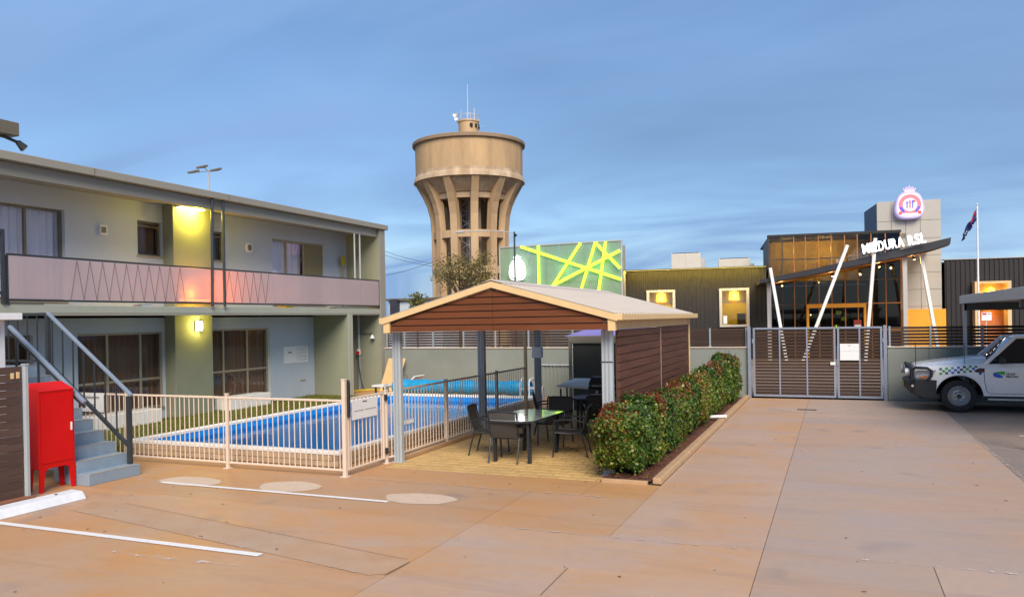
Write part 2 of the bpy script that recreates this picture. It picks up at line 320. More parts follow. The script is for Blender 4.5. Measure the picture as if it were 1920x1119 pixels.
slab(-12.32, 10.08, -3.23, 10.73, M_CONC2); slab(-7.62, 10.73, -3.23, 11.03, M_CONC2, .002); slab(-7.62, 11.03, -6.9, 23.5, M_CONC2, .002); slab(-12.32, 20.05, -7.62, 23.5, M_CONC2, .002); slab(-6.9, 19.3, -3.2, 23.5, M_CONC2)
struct(sheet('asphalt_yard', [(2.4, -8, 40, 23.5)], -.004, M_ASPH))
struct(sheet('road', [(-200, 27, 250, 38)], .006, M_ASPH)); struct(sheet('footpath', [(-200, 23.9, 250, 27), (-200, 38, 250, 44)], .010, mat('grey_footpath', (.17, .13, .105), .8, .15, 3)))
def outline(name, pts, z, m, **k):
    o = MB().add([(x, y, z) for x, y in pts], [tuple(range(len(pts)))]).build(name, m, **k); return o
def blob(cx, cy, rx, ry, seed, n=40):
    r = random.Random(seed); ph = [r.uniform(0, 6.3) for _ in range(4)]
    return [(cx+math.cos(t)*rx*(1+.05*math.sin(3*t+ph[0])+.03*math.sin(5*t+ph[1])), cy+math.sin(t)*ry*(1+.05*math.sin(2*t+ph[2])+.03*math.sin(7*t+ph[3]))) for t in [2*math.pi*i/n for i in range(n)]]
o = outline('trench_patch', [(-9.5, 7.78), (-9.3, 7.18), (-4.12, 6.26), (-3.97, 6.36), (-3.94, 6.72), (-4.02, 6.79)], .004, M_PATCH2); struct(o)
struct(outline('concrete_patch', blob(-7.45, 9.28, .5, .33, 1), .004, M_PATCH)); struct(outline('concrete_patch', blob(-5.22, 9.2, .52, .30, 2), .004, M_PATCH)); struct(outline('concrete_patch', blob(-9.2, 9.12, .55, .3, 3), .004, M_PATCH))
def stripe(name, p, q, w, m, z=.008):
    p = Vector((p[0], p[1], 0)); q = Vector((q[0], q[1], 0)); d = (q-p).normalized(); n_ = Vector((-d.y, d.x, 0))*w/2
    return struct(outline(name, [((p-n_).x, (p-n_).y), ((q-n_).x, (q-n_).y), ((q+n_).x, (q+n_).y), ((p+n_).x, (p+n_).y)], z, m))
stripe('parking_line', (-9.56, 8.91), (-5.53, 8.9), .085, M_LINE); stripe('parking_line', (-9.7, 6.40), (-5.54, 6.42), .1, M_LINE)
stripe('worn_parking_line', (-7.15, 5.98), (-5.5, 6.05), .07, M_LINEW); stripe('faint_line', (-6.6, 10.09), (-2.37, 10.06), .06, M_FAINT); stripe('faint_line', (-10.2, 9.0), (-9.5, 8.93), .05, M_LINEW)
stripe('worn_parking_line', (.2, 8.27), (2.3, 8.27), .035, M_LINEW); stripe('worn_parking_line', (.76, 21.9), (.88, 19.5), .05, M_LINEW); stripe('faint_line', (2.36, 19.3), (2.44, 13.2), .045, M_FAINT)
stripe('parking_line', (3.2, 17.4), (5.5, 17.4), .09, M_LINE); stripe('faint_line', (-9.4, 7.19), (-4.1, 6.25), .02, M_FAINT, .010); stripe('faint_line', (-3.9, 8.24), (-.75, 8.25), .035, M_FAINT)
stripe('dark_crack', (-8.9, 7.69), (-4.0, 6.79), .006, M_JOINT, .010); stripe('dark_crack', (-2.41, 7.08), (-2.4, 6.3), .008, M_JOINT); stripe('dark_crack', (-3.97, 6.3), (-3.95, 6.74), .009, M_JOINT, .010)
# fallen leaves and chips on the concrete
lf = MB()
for i in range(150):
    x, y = rng.uniform(-10, 2.3), rng.uniform(4.5, 22)
    if -7.8 < x < -2.2 and y > 10.9: continue
    if x < -6.9 and y > 10: continue
    a = rng.uniform(0, 6.3); l = rng.uniform(.012, .03); w = l*.45; c_, s_ = math.cos(a), math.sin(a)
    lf.add([(x-c_*l, y-s_*l, .006), (x+s_*w, y-c_*w, .012), (x+c_*l, y+s_*l, .007), (x-s_*w, y+c_*w, .010)], [(0, 1, 2, 3)])
stuff(tag(lf.build('leaf_litter', mat('dry_leaf', (.16, .085, .04), .8, .3, 9)), 'scattered dry leaf chips lying on the concrete driveway', 'leaf litter'))
# drain grate in the driveway
dr = thing('drain_grate', 'short black slotted drain grate set in the driveway before the gate', 'drain', (-.7, 20.86, 0))
MB().box(-.93, 20.78, -.005, -.47, 20.94, .004).build('frame', M_DARK, dr)
for i in range(9): MB().box(-.91+i*.05, 20.8, .004, -.885+i*.05, 20.92, .010).build('bar', M_CHAR, dr)
# pavers of the shelter floor: running bond
pave = struct(sheet('paved_floor', [(-6.9, 11.03, -3.23, 19.3)], -.010, M_JOINT))
pl_, pw_, g_ = .30, .21, .016
pm = boxmesh('paver', pl_-g_, pw_-g_, .05, M_PAVER, .006); pm_e = {}
rest = MB(); cnt = 0; nrow = int((19.3-11.03)/pw_)
for r_ in range(nrow):
    y = 11.03+pw_*(r_+.5); x = -6.9-(pl_/2 if r_ % 2 else 0)
    while x < -3.23-.02:
        a0, a1 = max(x, -6.9), min(x+pl_, -3.23)
        if a1-a0 > .04:
            zz = -.022+rng.uniform(-.0025, .0025)
            if cnt < 300:
                w = round(a1-a0-g_, 3)
                me = pm if abs(w-(pl_-g_)) < .002 else pm_e.setdefault(w, boxmesh('paver', w, pw_-g_, .05, M_PAVER, .006))
                piece('paver', me, ((a0+a1)/2, y, zz), pave); cnt += 1
            else: rest.box(a0+g_/2, y-pw_/2+g_/2, zz-.02, a1-g_/2, y+pw_/2-g_/2, zz+.025)
        x += pl_
stuff(rest.build('paver_field', M_PAVER, pave))

# ------------------------------------------------------------------ garden bed, kerb and hedge
bed = MB().grid(lambda u, v: (-3.22+u*.72, 11.05+v*12.2, .03+.03*math.sin(u*3.1)+.012*math.sin(v*160+u*9)), 8, 120).build('garden_bed', M_MULCH, smooth=True); struct(bed)
ch = MB()
for i in range(1500):
    x, y = rng.uniform(-3.15, -2.53), 11.1+12*rng.random()**1.5; a = rng.uniform(0, 3.2); l = rng.uniform(.015, .04); c_, s_ = math.cos(a)*l, math.sin(a)*l
    z = .068+rng.uniform(0, .012); ch.add([(x-c_, y-s_, z), (x+s_*.3, y-c_*.3, z+.008), (x+c_, y+s_, z+rng.uniform(-.01, .012)), (x-s_*.3, y+c_*.3, z)], [(0, 1, 2, 3)])
stuff(tag(ch.build('bark_mulch', mat('bark_chip', (.15, .055, .03), .9, .35, 30)), 'red brown bark chips spread under the hedge along the kerb', 'mulch'))
kerb = struct(MB().build('kerb', None)) if False else None
kb = bpy.data.objects.new('kerb', None); COL.objects.link(kb); kb.location = (-2.42, 11.05, 0); ORG[kb.name] = (-2.42, 11.05, 0); kb['kind'] = 'structure'
y = 11.06
while y < 23.4:
    y1 = min(y+2.4, 23.42); MB().prism([(-2.46, y+.006, 0), (-2.33, y+.006, 0), (-2.34, y+.006, .07), (-2.36, y+.006, .09), (-2.46, y+.006, .09)], (0, y1-y-.012, 0)).build('kerb_stone', M_KERB, kb, bev=.008); y = y1
tag(MB().box(-3.2, 10.99, -.01, -2.52, 11.055, .05).build('bed_edging', M_KERB, bev=.006), 'low end stone closing the hedge bed at the paving', 'edging')
tag(MB().cyl((-2.78, 17.75, .135), (-2.3, 18.0, .135), .036, n=14).build('drain_pipe', M_WHITE, smooth=True), 'white pipe stub sticking out of the hedge bed over the kerb', 'pipe')

def leafmesh(name, P, Nn, size, m, parent=None, tone=None, aspect=.42):
    n = len(P); t = npr.normal(size=(n, 3)); t -= Nn*(t*Nn).sum(1)[:, None]; t /= np.linalg.norm(t, axis=1)[:, None]+1e-9
    t = t+Nn*npr.uniform(.0, .9, (n, 1)); t /= np.linalg.norm(t, axis=1)[:, None]; b = np.cross(Nn, t); b /= np.linalg.norm(b, axis=1)[:, None]+1e-9; up = np.cross(t, b)
    L = size*npr.uniform(.65, 1.3, (n, 1)); V = np.empty((n, 4, 3)); V[:, 0] = P; V[:, 1] = P+t*L*.5+b*L*aspect+up*L*.12; V[:, 2] = P+t*L; V[:, 3] = P+t*L*.5-b*L*aspect+up*L*.12
    og = ORG.get(parent.name, (0, 0, 0)) if parent else (0, 0, 0); V -= np.array(og)
    me = bpy.data.meshes.new(name); me.vertices.add(4*n); me.vertices.foreach_set('co', V.astype(np.float32).ravel())
    me.loops.add(6*n); me.polygons.add(2*n); base = (np.arange(n)*4)[:, None]; idx = np.hstack([base, base+1, base+2, base, base+2, base+3]).ravel()
    me.loops.foreach_set('vertex_index', idx.astype(np.int32)); me.polygons.foreach_set('loop_start', (np.arange(2*n)*3).astype(np.int32)); me.update(calc_edges=True)
    at = me.attributes.new('tone', 'FLOAT', 'POINT'); tv = np.repeat(npr.random(n) if tone is None else tone, 4); at.data.foreach_set('value', tv.astype(np.float32)); me.validate()
    me.materials.append(m); o = bpy.data.objects.new(name, me); COL.objects.link(o)
    if parent: o.parent = parent
    return o
def leafmat(name, stops, rough=.38, tr=.25):
    m = bpy.data.materials.new(name); m.use_nodes = True; t = m.node_tree; p = t.nodes['Principled BSDF']; a = N(t, 'ShaderNodeAttribute', attribute_name='tone'); r = N(t, 'ShaderNodeValToRGB')
    e = r.color_ramp.elements
    while len(e) < len(stops): e.new(.5)
    for i, (pos, c) in enumerate(stops): e[i].position = pos; e[i].color = c4(c)
    t.links.new(a.outputs['Fac'], r.inputs[0]); t.links.new(r.outputs[0], p.inputs['Base Color']); p.inputs['Roughness'].default_value = rough
    td = N(t, 'ShaderNodeBsdfTranslucent'); t.links.new(r.outputs[0], td.inputs[0]); mx_ = N(t, 'ShaderNodeMixShader'); mx_.inputs[0].default_value = tr
    t.links.new(p.outputs[0], mx_.inputs[1]); t.links.new(td.outputs[0], mx_.inputs[2]); t.links.new(mx_.outputs[0], t.nodes['Material Output'].inputs[0]); return m
M_LEAF = leafmat('hedge_leaf', [(0, (.02, .05, .008)), (.4, (.05, .115, .016)), (.68, (.12, .19, .024)), (.88, (.25, .27, .035)), (1, (.24, .10, .03))])
M_LEAFR = leafmat('red_tip_leaf', [(0, (.10, .016, .010)), (.5, (.20, .028, .018)), (.85, (.26, .075, .03)), (1, (.13, .12, .03))])
M_BARK = mat('bark', (.11, .075, .05), .9, .25, 12, bump=.4, bscale=30)
def shrub(x0, x1, y0, y1, h, seed, label, red):
    t = thing('hedge_shrub', label, 'shrub', ((x0+x1)/2, (y0+y1)/2, .05), group='clipped shrubs along the kerb')
    r = np.random.default_rng(seed); cx, cy = (x0+x1)/2, (y0+y1)/2; rx, ry, rz = (x1-x0)/2, (y1-y0)/2, (h-.12)/2
    area = 4*(rx*ry*2+ry*rz*2+rx*rz*2); dn = 5600 if y0 < 14 else (3600 if y0 < 17 else 2000); n = int(area*dn)
    d = r.normal(size=(n, 3)); d /= np.linalg.norm(d, axis=1)[:, None]
    e = 4.2; k = (np.abs(d)**e).sum(1)**(-1/e); q = d*k[:, None]                      # rounded box
    lump = .98+.09*np.sin(q[:, 0]*5+q[:, 2]*3+seed)*.6+.05*np.sin(q[:, 1]*ry*9+seed*2)+.05*np.sin(q[:, 2]*7+q[:, 1]*ry*11+seed)+.05*np.sin(q[:, 2]*4.3+q[:, 1]*ry*4+seed*3)
    dep = 1-np.abs(r.normal(0, .075, n))-(r.random(n) < .3)*r.random(n)*.3
    spr = (r.random(n) < .05)*r.random(n)**2*.24
    rr_ = lump*(dep+spr)
    P = np.stack([cx+q[:, 0]*rx*rr_, cy+q[:, 1]*ry*rr_, .14+rz+q[:, 2]*rz*rr_*(1-.0)], 1)
    nn = q/np.array([rx, ry, rz])**1; nn /= np.linalg.norm(nn, axis=1)[:, None]; nn = nn+r.normal(0, .55, (n, 3)); nn /= np.linalg.norm(nn, axis=1)[:, None]
    hz = (P[:, 2]-.14)/(2*rz); patch = np.sin(P[:, 1]*4.1+seed)+np.sin(P[:, 0]*6+P[:, 1]*2.3+seed)
    isr = (r.random(n) < np.clip((hz-.72)*3.2, 0, .85)*red*(.55+.4*patch)) | (r.random(n) < .02)
    tone = np.clip(r.beta(2.2, 2.4, n)+.1*patch+{4: .2, 1: .06, 5: .05}.get(seed, 0), 0, .99)
    leafmesh('foliage', P[~isr], nn[~isr], (.050 if y0 < 14 else .056), M_LEAF, t, tone[~isr])
    leafmesh('red_tips', P[isr], nn[isr], (.052 if y0 < 14 else .058), M_LEAFR, t, r.random(int(isr.sum())), .36)
    st = MB()
    for i in range(7):
        bx, by = cx+r.uniform(-.12, .12), cy+r.uniform(-.2, .2)
        st.tube([(bx, by, .04), (bx+r.uniform(-.1, .1), by+r.uniform(-.15, .15), h*.4), (bx+r.uniform(-.25, .25), by+r.uniform(-.35, .35), h*.85)], [.018, .013, .005], 6)
    st.build('stem', M_BARK, t, smooth=True)
    return t
SH = [(-3.38, -2.56, 11.1, 12.72, 1.10, 1, 'nearest clipped shrub with dark red tips at the corner of the paving', 1.0),
      (-3.08, -2.58, 12.62, 14.4, 1.03, 2, 'second clipped shrub from the paving with scattered red tips', 1.0),
      (-3.08, -2.56, 14.25, 16.2, 1.06, 3, 'third clipped shrub from the paving, glossy green beside the slatted wall', .75),
      (-3.06, -2.54, 16.05, 18.05, 1.11, 4, 'yellowish green clipped shrub beside the white pipe stub', .5),
      (-3.08, -2.54, 18.0, 20.55, 1.17, 5, 'reddish topped clipped shrub beyond the slatted shelter wall', .8),
      (-3.12, -2.48, 20.4, 22.9, 1.28, 6, 'farthest and tallest clipped shrub next to the slatted gate', .7)]
for a in SH: shrub(*a)
# ------------------------------------------------------------------ motel
XB, XW = -14.75, -16.1
mo = thing('motel_building', 'two storey grey rendered motel wing with balcony and low pitched roof', 'building', (-16.1, 14, 0))
def wall_with_holes(y0, y1, z0, z1, holes, x0, x1):
    ys = sorted({y0, y1, *[h[0] for h in holes], *[h[1] for h in holes]}); b = MB()
    for a, c in zip(ys[:-1], ys[1:]):
        cut = sorted([(h[2], h[3]) for h in holes if h[0] <= a+1e-6 and h[1] >= c-1e-6]); z = z0
        for h0, h1 in cut:
            if h0 > z: b.box(x0, a, z, x1, c, h0)
            z = h1
        if z < z1: b.box(x0, a, z, x1, c, z1)
    return b
UP = [(9.6, 12.42, 3.0, 5.05), (14.41, 15.2, 4.18, 5.05), (16.93, 17.39, 4.2, 5.02), (19.45, 22.12, 3.0, 5.04)]
LO = [(9.9, 11.6, .5, 2.24), (12.68, 15.2, .3, 2.24), (16.88, 19.28, .15, 2.27)]
wall_with_holes(4, 23.5, 2.85, 5.6, UP, XW, XW-.25).build('upper_wall', M_MOT, mo)
wall_with_holes(4, 23.5, 0, 2.6, LO, XW, XW-.25).build('lower_wall', M_MOT, mo)
MB().box(-26, 4, 0, XW-2.2, 23.5, 5.6).build('back_block', M_OLIVE, mo)
MB().box(XB, 4, 2.69, XW, 23.73, 2.85).build('balcony_slab', M_SLABP, mo, bev=.006)
MB().box(-27, 3.5, 5.63, -14.62, 23.86, 5.8).build('roof', M_FASC, mo, bev=.01)
MB().box(-26.5, 3.5, 5.52, -14.9, 23.7, 5.62).build('soffit', M_SOFF, mo)
MB().box(-15.0, 3.6, 5.36, -14.8, 23.42, 5.627).build('eave_beam', M_FASC, mo, bev=.006)
for y_ in (8., 12., 16., 20.): MB().box(-14.615, y_, 5.635, -14.612, y_+.012, 5.795).build('gutter_joint', M_FRAME, mo)
MB().box(-26, 23.42, 0, XB+.03, 23.73, 5.628).build('end_wall', M_OLIVE, mo, bev=.006)
MB().box(XB+.02, 23.40, 0, XB+.05, 23.75, 5.62).build('end_wall_trim', M_FASC, mo)
MB().box(XW+.002, 21.45, 0, XB+.02, 21.68, 2.687).build('fin_wall', M_OLIVE, mo, bev=.006)
MB().box(XB+.02, 21.44, 0, XB+.04, 21.69, 2.686).build('fin_trim', M_SLABP, mo)
MB().box(XW+.003, 15.2, 0, -15.74, 16.5, 2.688).build('lower_pier', M_OLIVE, mo, bev=.006)
MB().box(XW+.003, 15.2, 2.853, -15.74, 16.5, 5.518).build('upper_pier', M_OLIVE, mo, bev=.006)
MB().box(XB+.006, 4, 2.64, XB-.10, 23.4, 2.688).build('slab_edge_angle', M_FASC, mo)
def window(y0, y1, z0, z1, mull, trans, curt, glass, fm, name='window', depth=.1, only=None):
    fx = XW-depth; w = .055
    b = MB(); b.box(fx, y0, z0, fx-.06, y0+w, z1); b.box(fx, y1-w, z0, fx-.06, y1, z1); b.box(fx, y0+w, z1-w, fx-.06, y1-w, z1); b.box(fx, y0+w, z0, fx-.06, y1-w, z0+w)
    fr = b.build(name, fm, mo)
    ys = [y0]+mull+[y1]; zs = [z0]+trans+[z1]
    for m_ in mull: MB().box(fx+.004, m_-w/2, z0+w, fx-.056, m_+w/2, z1-w).build('mullion', fm, fr)
    for z_ in trans:
        for a, c in zip(ys[:-1], ys[1:]): MB().box(fx+.003, a+w/2, z_-w/2, fx-.05, c-w/2, z_+w/2).build('transom', fm, fr)
    for a, c in zip(ys[:-1], ys[1:]):
        if only is not None and not (only[0] < (a+c)/2 < only[1]): continue
        for e, g in zip(zs[:-1], zs[1:]): MB().box(fx-.028, a+w/2, e+w/2, fx-.034, c-w/2, g-w/2).build('pane', glass, fr)
    if curt is not None:
        yy0, yy1 = (y0, y1) if only is None else only
        MB().grid(lambda u, v: (fx-.22+.035*math.sin(u*(yy1-yy0)*38)+.015*math.sin(u*(yy1-yy0)*17+1), yy0-.05+u*(yy1-yy0+.1), z0+.02+v*(z1-z0)), int((yy1-yy0)*48), 1).build('curtain', curt, fr, smooth=True)
    MB().box(XW-1.7, y0-.3, z0-.2, XW-1.72, y1+.3, z1+.2).build('room_back', M_SOFF, fr)
    MB().box(XW+.025, y0-.03, z0-.05, XW-.12, y1+.03, z0).build('sill', M_FRAMEL, fr)
    return fr
window(9.6, 12.42, 3.0, 5.05, [10.55, 11.55], [], M_CURT, M_PANEG, M_FRAME)
window(14.41, 15.19, 4.18, 5.05, [], [4.93], M_CURTD, M_PANED, M_FRAME)
window(16.93, 17.39, 4.2, 5.02, [], [4.88], M_CURTD, M_PANED, M_FRAME)
w4 = window(19.45, 22.12, 3.0, 5.04, [20.25, 21.14], [], M_CURT, M_PANEG, M_FRAMEL, only=(19.45, 21.14))
MB().box(XW-.06, 21.17, 3.03, XW-.11, 22.06, 4.98).build('door', M_DOOR, w4, bev=.004)
window(9.9, 11.6, .5, 2.24, [10.7], [1.1], M_CURTD, M_PANED, M_FRAME)
window(12.68, 15.19, .3, 2.24, [13.55, 14.52], [1.05], M_CURTD, M_PANED, M_FRAMEL)
window(16.88, 19.28, .15, 2.27, [17.4, 18.38], [1.05], M_CURTD, M_PANED, M_FRAMEL)
# vents
vt = MB().box(XW+.03, 13.31, 4.58, XW, 13.52, 4.82).build('wall_vent', M_WHITE, mo, bev=.004); MB().box(XW+.034, 13.35, 4.63, XW+.031, 13.48, 4.77).build('grille', M_FRAME, vt)
for k in range(4): MB().box(XW+.04, 13.35, 4.64+k*.035, XW+.034, 13.48, 4.65+k*.035).build('louvre', M_FRAMEL, vt)
pts = lambda cy, cz, ry, rz, x, n=24: [(x, cy+ry*math.copysign(abs(math.cos(t))**.7, math.cos(t)), cz+rz*math.copysign(abs(math.sin(t))**.7, math.sin(t))) for t in [2*math.pi*i/n for i in range(n)]]
v2 = MB().prism(pts(18.42, 4.67, .14, .14, XW), (.03, 0, 0)).build('wall_vent', M_WHITE, mo); MB().prism(pts(18.42, 4.67, .08, .09, XW+.031), (.008, 0, 0)).build('grille', M_FRAME, v2)
# window plinths
for a, c in ((11.2, 14.55), (16.9, 18.6)): MB().box(XW+.003, a, 0, XW+.55, c, .34 if a < 14 else .36).build('plinth', M_COPE, mo, bev=.01)
# balustrade
def lilac():
    m = bpy.data.materials.new('lilac_perspex'); m.use_nodes = True; t = m.node_tree; t.nodes.clear(); L = t.links.new
    o = N(t, 'ShaderNodeOutputMaterial'); tr = N(t, 'ShaderNodeBsdfTransparent'); tr.inputs[0].default_value = (1, .72, .60, 1)
    p = N(t, 'ShaderNodeBsdfPrincipled'); p.inputs['Roughness'].default_value = .24; p.inputs['Specular IOR Level'].default_value = .8
    n = N(t, 'ShaderNodeTexNoise'); n.inputs['Scale'].default_value = .7; n.inputs['Detail'].default_value = 5; g = N(t, 'ShaderNodeNewGeometry'); L(g.outputs['Position'], n.inputs['Vector'])
    r = N(t, 'ShaderNodeValToRGB'); r.color_ramp.elements[0].position = .3; r.color_ramp.elements[1].position = .7; r.color_ramp.elements[0].color = (.52, .55, .64, 1); r.color_ramp.elements[1].color = (.62, .64, .71, 1); L(n.outputs[0], r.inputs[0]); L(r.outputs[0], p.inputs['Base Color'])
    mx_ = N(t, 'ShaderNodeMixShader'); mx_.inputs[0].default_value = .44; ts = N(t, 'ShaderNodeBsdfTranslucent'); ts.inputs[0].default_value = (1, .45, .16, 1); m2_ = N(t, 'ShaderNodeMixShader'); m2_.inputs[0].default_value = .28; L(tr.outputs[0], m2_.inputs[1]); L(ts.outputs[0], m2_.inputs[2]); L(m2_.outputs[0], mx_.inputs[1]); L(p.outputs[0], mx_.inputs[2]); L(mx_.outputs[0], o.inputs[0]); return m
M_LIL = lilac()
bal = MB().box(XB-.02, 10.13, 3.81, XB+.03, 23.38, 3.85).build('handrail', M_CHAR, mo, bev=.004)
MB().box(XB-.015, 10.13, 2.925, XB+.025, 23.38, 2.965).build('bottom_rail', M_CHAR, mo)
for a, c in ((10.15, 11.4), (11.41, 14.1), (14.11, 15.6), (15.61, 17.78), (17.79, 20.55), (20.56, 22.2), (22.21, 23.33)):
    MB().box(XB+.026, a, 2.97, XB+.033, c, 3.805).build('balustrade_panel', M_LIL, mo)
y_ = 11.45; k = 0
while y_ < 17.6:
    a, c = (2.97, 3.80) if k % 2 == 0 else (3.80, 2.97)
    MB().cyl((XB+.045, y_, a), (XB+.045, y_+.155, c), .0036, n=6).build('zigzag_rod', M_CHAR, mo); y_ += .155; k += 1
    if 14.4 < y_ < 15.2: y_ = 15.9
for y_ in (10.14, 23.36): MB().box(XB-.02, y_-.02, 2.86, XB+.02, y_+.02, 3.81).build('baluster_post', M_CHAR, mo)
for y_ in (15.42, 15.86, 22.02, 22.33): MB().cyl((XB-.06 if y_ > 20 else XB+.06, y_, 2.86), (XB-.06 if y_ > 20 else XB+.06, y_+(.06 if y_ == 15.42 else 0), 5.36 if y_ > 20 else 5.63), .028 if y_ > 20 else .036, n=12).build('balcony_pole', M_CHAR if y_ < 20 else M_STEEL, mo, smooth=True)
for a, c, m_ in ((10.2, 10.9, M_FASC), (13.3, 13.6, M_WHITE), (20.9, 22.6, M_FASC), (18.4, 18.75, mat('yellow_plastic', (.55, .38, .02), .5))): MB().box(XB-.02, a, 2.852, XB-.3, c, 2.90).build('kerb_block', m_, mo)
# glass screen at the stair landing
gs = MB(); gs.box(XB-.02, 9.3, 2.86, XB+.04, 9.36, 4.3); gs.box(XB-.02, 10.02, 2.86, XB+.04, 10.08, 4.3); gs.box(XB-.02, 9.36, 4.24, XB+.04, 10.02, 4.3); gs.box(XB-.02, 9.36, 3.05, XB+.04, 10.02, 3.11)
g_o = gs.build('landing_screen', M_CHAR, mo); MB().box(XB+.006, 9.36, 3.11, XB+.014, 10.02, 4.24).build('pane', M_PANEG, g_o)
# lamps
M_LAMP = mat('lamp_glow', (.9, .8, .5), .4, 0, emit=(1, .86, .35), estr=14.)
ul = thing('soffit_lamp', 'bright yellow strip lamp under the motel eave above the pier', 'lamp', (-15.55, 15.7, 5.5), group='motel wall lamps')
MB().box(-15.72, 15.28, 5.455, -15.5, 16.1, 5.517).build('housing', M_FASC, ul); MB().box(-15.70, 15.30, 5.44, -15.52, 16.08, 5.4555).build('diffuser', M_LAMP, ul)
point('soffit_lamp_light', (-15.48, 15.8, 5.28), 34, (1, .79, .06), .12)
dl = thing('assumed_deck_lamp', 'assumed low wall lamp on the upper pier glowing orange through the balcony panel', 'lamp', (-15.74, 15.75, 3.0), group='motel wall lamps')  # unseen lamp, assumed from the orange glow in the balcony panel
MB().box(-15.74, 15.3, 3.0, -15.715, 16.4, 3.1).build('back_plate', M_DARK, dl); MB().box(-15.714, 15.32, 3.02, -15.66, 16.38, 3.08).build('diffuser', mat('assumed_orange_strip', (.9, .5, .1), .4, 0, emit=(1, .42, .02), estr=2.5), dl, bev=.01)
point('assumed_deck_lamp_light', (-15.56, 15.75, 3.25), 40, (1, .46, .02), .12)
wl = thing('wall_lamp', 'glowing square wall lamp on the lower motel pier', 'lamp', (-15.74, 15.95, 2.3), group='motel wall lamps')
MB().box(-15.74, 15.86, 2.24, -15.715, 16.04, 2.5).build('back_plate', M_DARK, wl); MB().box(-15.714, 15.87, 2.25, -15.62, 16.03, 2.49).build('diffuser', M_LAMP, wl, bev=.01)
MB().box(-15.715, 16.034, 2.24, -15.61, 16.05, 2.5).build('side_trim', M_DARK, wl)
point('wall_lamp_light', (-15.5, 15.95, 2.37), 12, (1, .80, .12), .08)
# notices and fittings on the wall
sg = thing('wall_notice', 'white landscape notice board with small dark emblem on the pale motel wall', 'sign', (XW, 20.5, 1.4))
MB().box(XW, 19.91, 1.12, XW+.015, 21.11, 1.66).build('board', M_WHITE, sg, bev=.003)
M_INK = mat('print_ink', (.09, .10, .10), .7, 0); M_INKG = mat('grey_print_ink', (.30, .31, .33), .7, 0)
b = MB()
for i in range(12):
    t0, t1 = math.pi*i/12, math.pi*(i+1)/12; f_ = lambda t, r, k: (XW+.017, 20.19+r*math.cos(t), 1.40+r*k*math.sin(t))
    b.add([f_(t0, .1, .55), f_(t0, .1, 1.0), f_(t1, .1, 1.0), f_(t1, .1, .55)], [(0, 1, 2, 3)])
b.build('emblem', mat('olive_ink', (.06, .075, .02), .7, 0), sg)
b = MB(); r_ = random.Random(3)
for z_, a in ((1.585, M_INK), (1.51, M_INK), (1.435, M_INK), (1.35, M_INKG), (1.28, M_INKG), (1.20, M_INKG)):
    y_ = 20.62
    while y_ < 21.03:
        w = r_.uniform(.03, .11); b.box(XW+.0155, y_, z_, XW+.017, min(y_+w, 21.05), z_+.022); y_ += w+.025
b.build('print', M_INKG, sg); MB().box(XW+.0155, 20.54, 1.2, XW+.017, 20.55, 1.6).build('divider', M_INKG, sg)
tag(MB().box(XW, 20.7, .52, XW+.02, 20.98, .57).build('brick_vent', M_NOSE, bev=.003), 'small tan brick vent low on the pale motel wall', 'vent')
bs = thing('leaning_post', 'yellow headed pole standing against the upper motel wall', 'pole', (-15.95, 23.0, 2.86))
MB().box(-16.0, 22.97, 2.86, -15.96, 23.03, 4.45).build('pole', M_FRAMEL, bs); MB().box(-15.96, 22.90, 4.42, -15.93, 23.1, 4.72).build('head', mat('yellow_plastic', (.55, .38, .02), .5), bs)
hs_ = thing('hose_tap', 'grey standpipe with valve and hanging hose behind the motel fin', 'tap', (-15.2, 23.35, 0))
MB().cyl((-15.6, 23.36, 0), (-15.6, 23.36, 2.68), .045, n=10).build('downpipe', M_STEEL, hs_, smooth=True); MB().box(-15.62, 23.24, 1.25, -15.5, 23.32, 1.45).build('valve', M_WHITE, hs_, bev=.01); MB().cyl((-15.56, 23.2, 1.32), (-15.56, 23.26, 1.32), .06, n=10).build('wheel', M_RED, hs_)
MB().tube([(-15.55, 23.25, 1.28), (-15.5, 23.2, .8), (-15.4, 23.15, .35), (-15.25, 23.1, .03)], .02).build('hose', M_CHAR, hs_, smooth=True)
tag(MB().tube([(-15.3, 22.4, .03), (-15.25, 22.9, .03), (-15.1, 23.1, .03), (-14.9, 23.15, .03), (-14.65, 23.1, .03)], .035).build('garden_hose', mat('yellow_plastic', (.55, .38, .02), .5), smooth=True), 'yellow hose lying on the paving beside the motel end wall', 'hose')
sh = thing('outdoor_shower', 'thin shower pipe with white rose on the motel end wall', 'shower', (-15.1, 23.4, 1.9))
MB().tube([(-15.7, 23.36, 1.99), (-15.02, 23.36, 1.99), (-15.0, 23.3, 1.95)], .012).build('pipe', M_CHAR, sh); MB().cyl((-15.0, 23.3, 1.95), (-15.0, 23.29, 1.82), .02, .085, 12).build('rose', M_WHITE, sh)
# lamp on the roof corner, far left
rl = thing('roof_floodlight', 'brown box with a small floodlight on the motel roof edge', 'floodlight', (-14.8, 9.9, 5.8))
MB().box(-15.0, 9.2, 6.12, -14.6, 10.34, 6.38).build('housing', M_FRAME, rl, bev=.01); MB().box(-14.9, 9.6, 5.8, -14.85, 9.65, 6.12).build('post', M_CHAR, rl); MB().bar((-14.8, 10.1, 6.12), (-14.72, 10.42, 6.02), .05, .05).build('arm', M_CHAR, rl)
hd = MB().cyl((-14.72, 10.38, 6.04), (-14.7, 10.5, 5.93), .05, .085, 12).build('head', M_CHAR, rl); MB().cyl((-14.70, 10.502, 5.928), (-14.698, 10.51, 5.922), .075, n=12).build('lens', M_WHITE, hd)
tag(MB().cyl((-17, 17.2, 5.8), (-17, 17.2, 6.35), .02, n=8).build('roof_pipe', M_WHITE), 'thin white vent pipe on the motel roof', 'pipe')

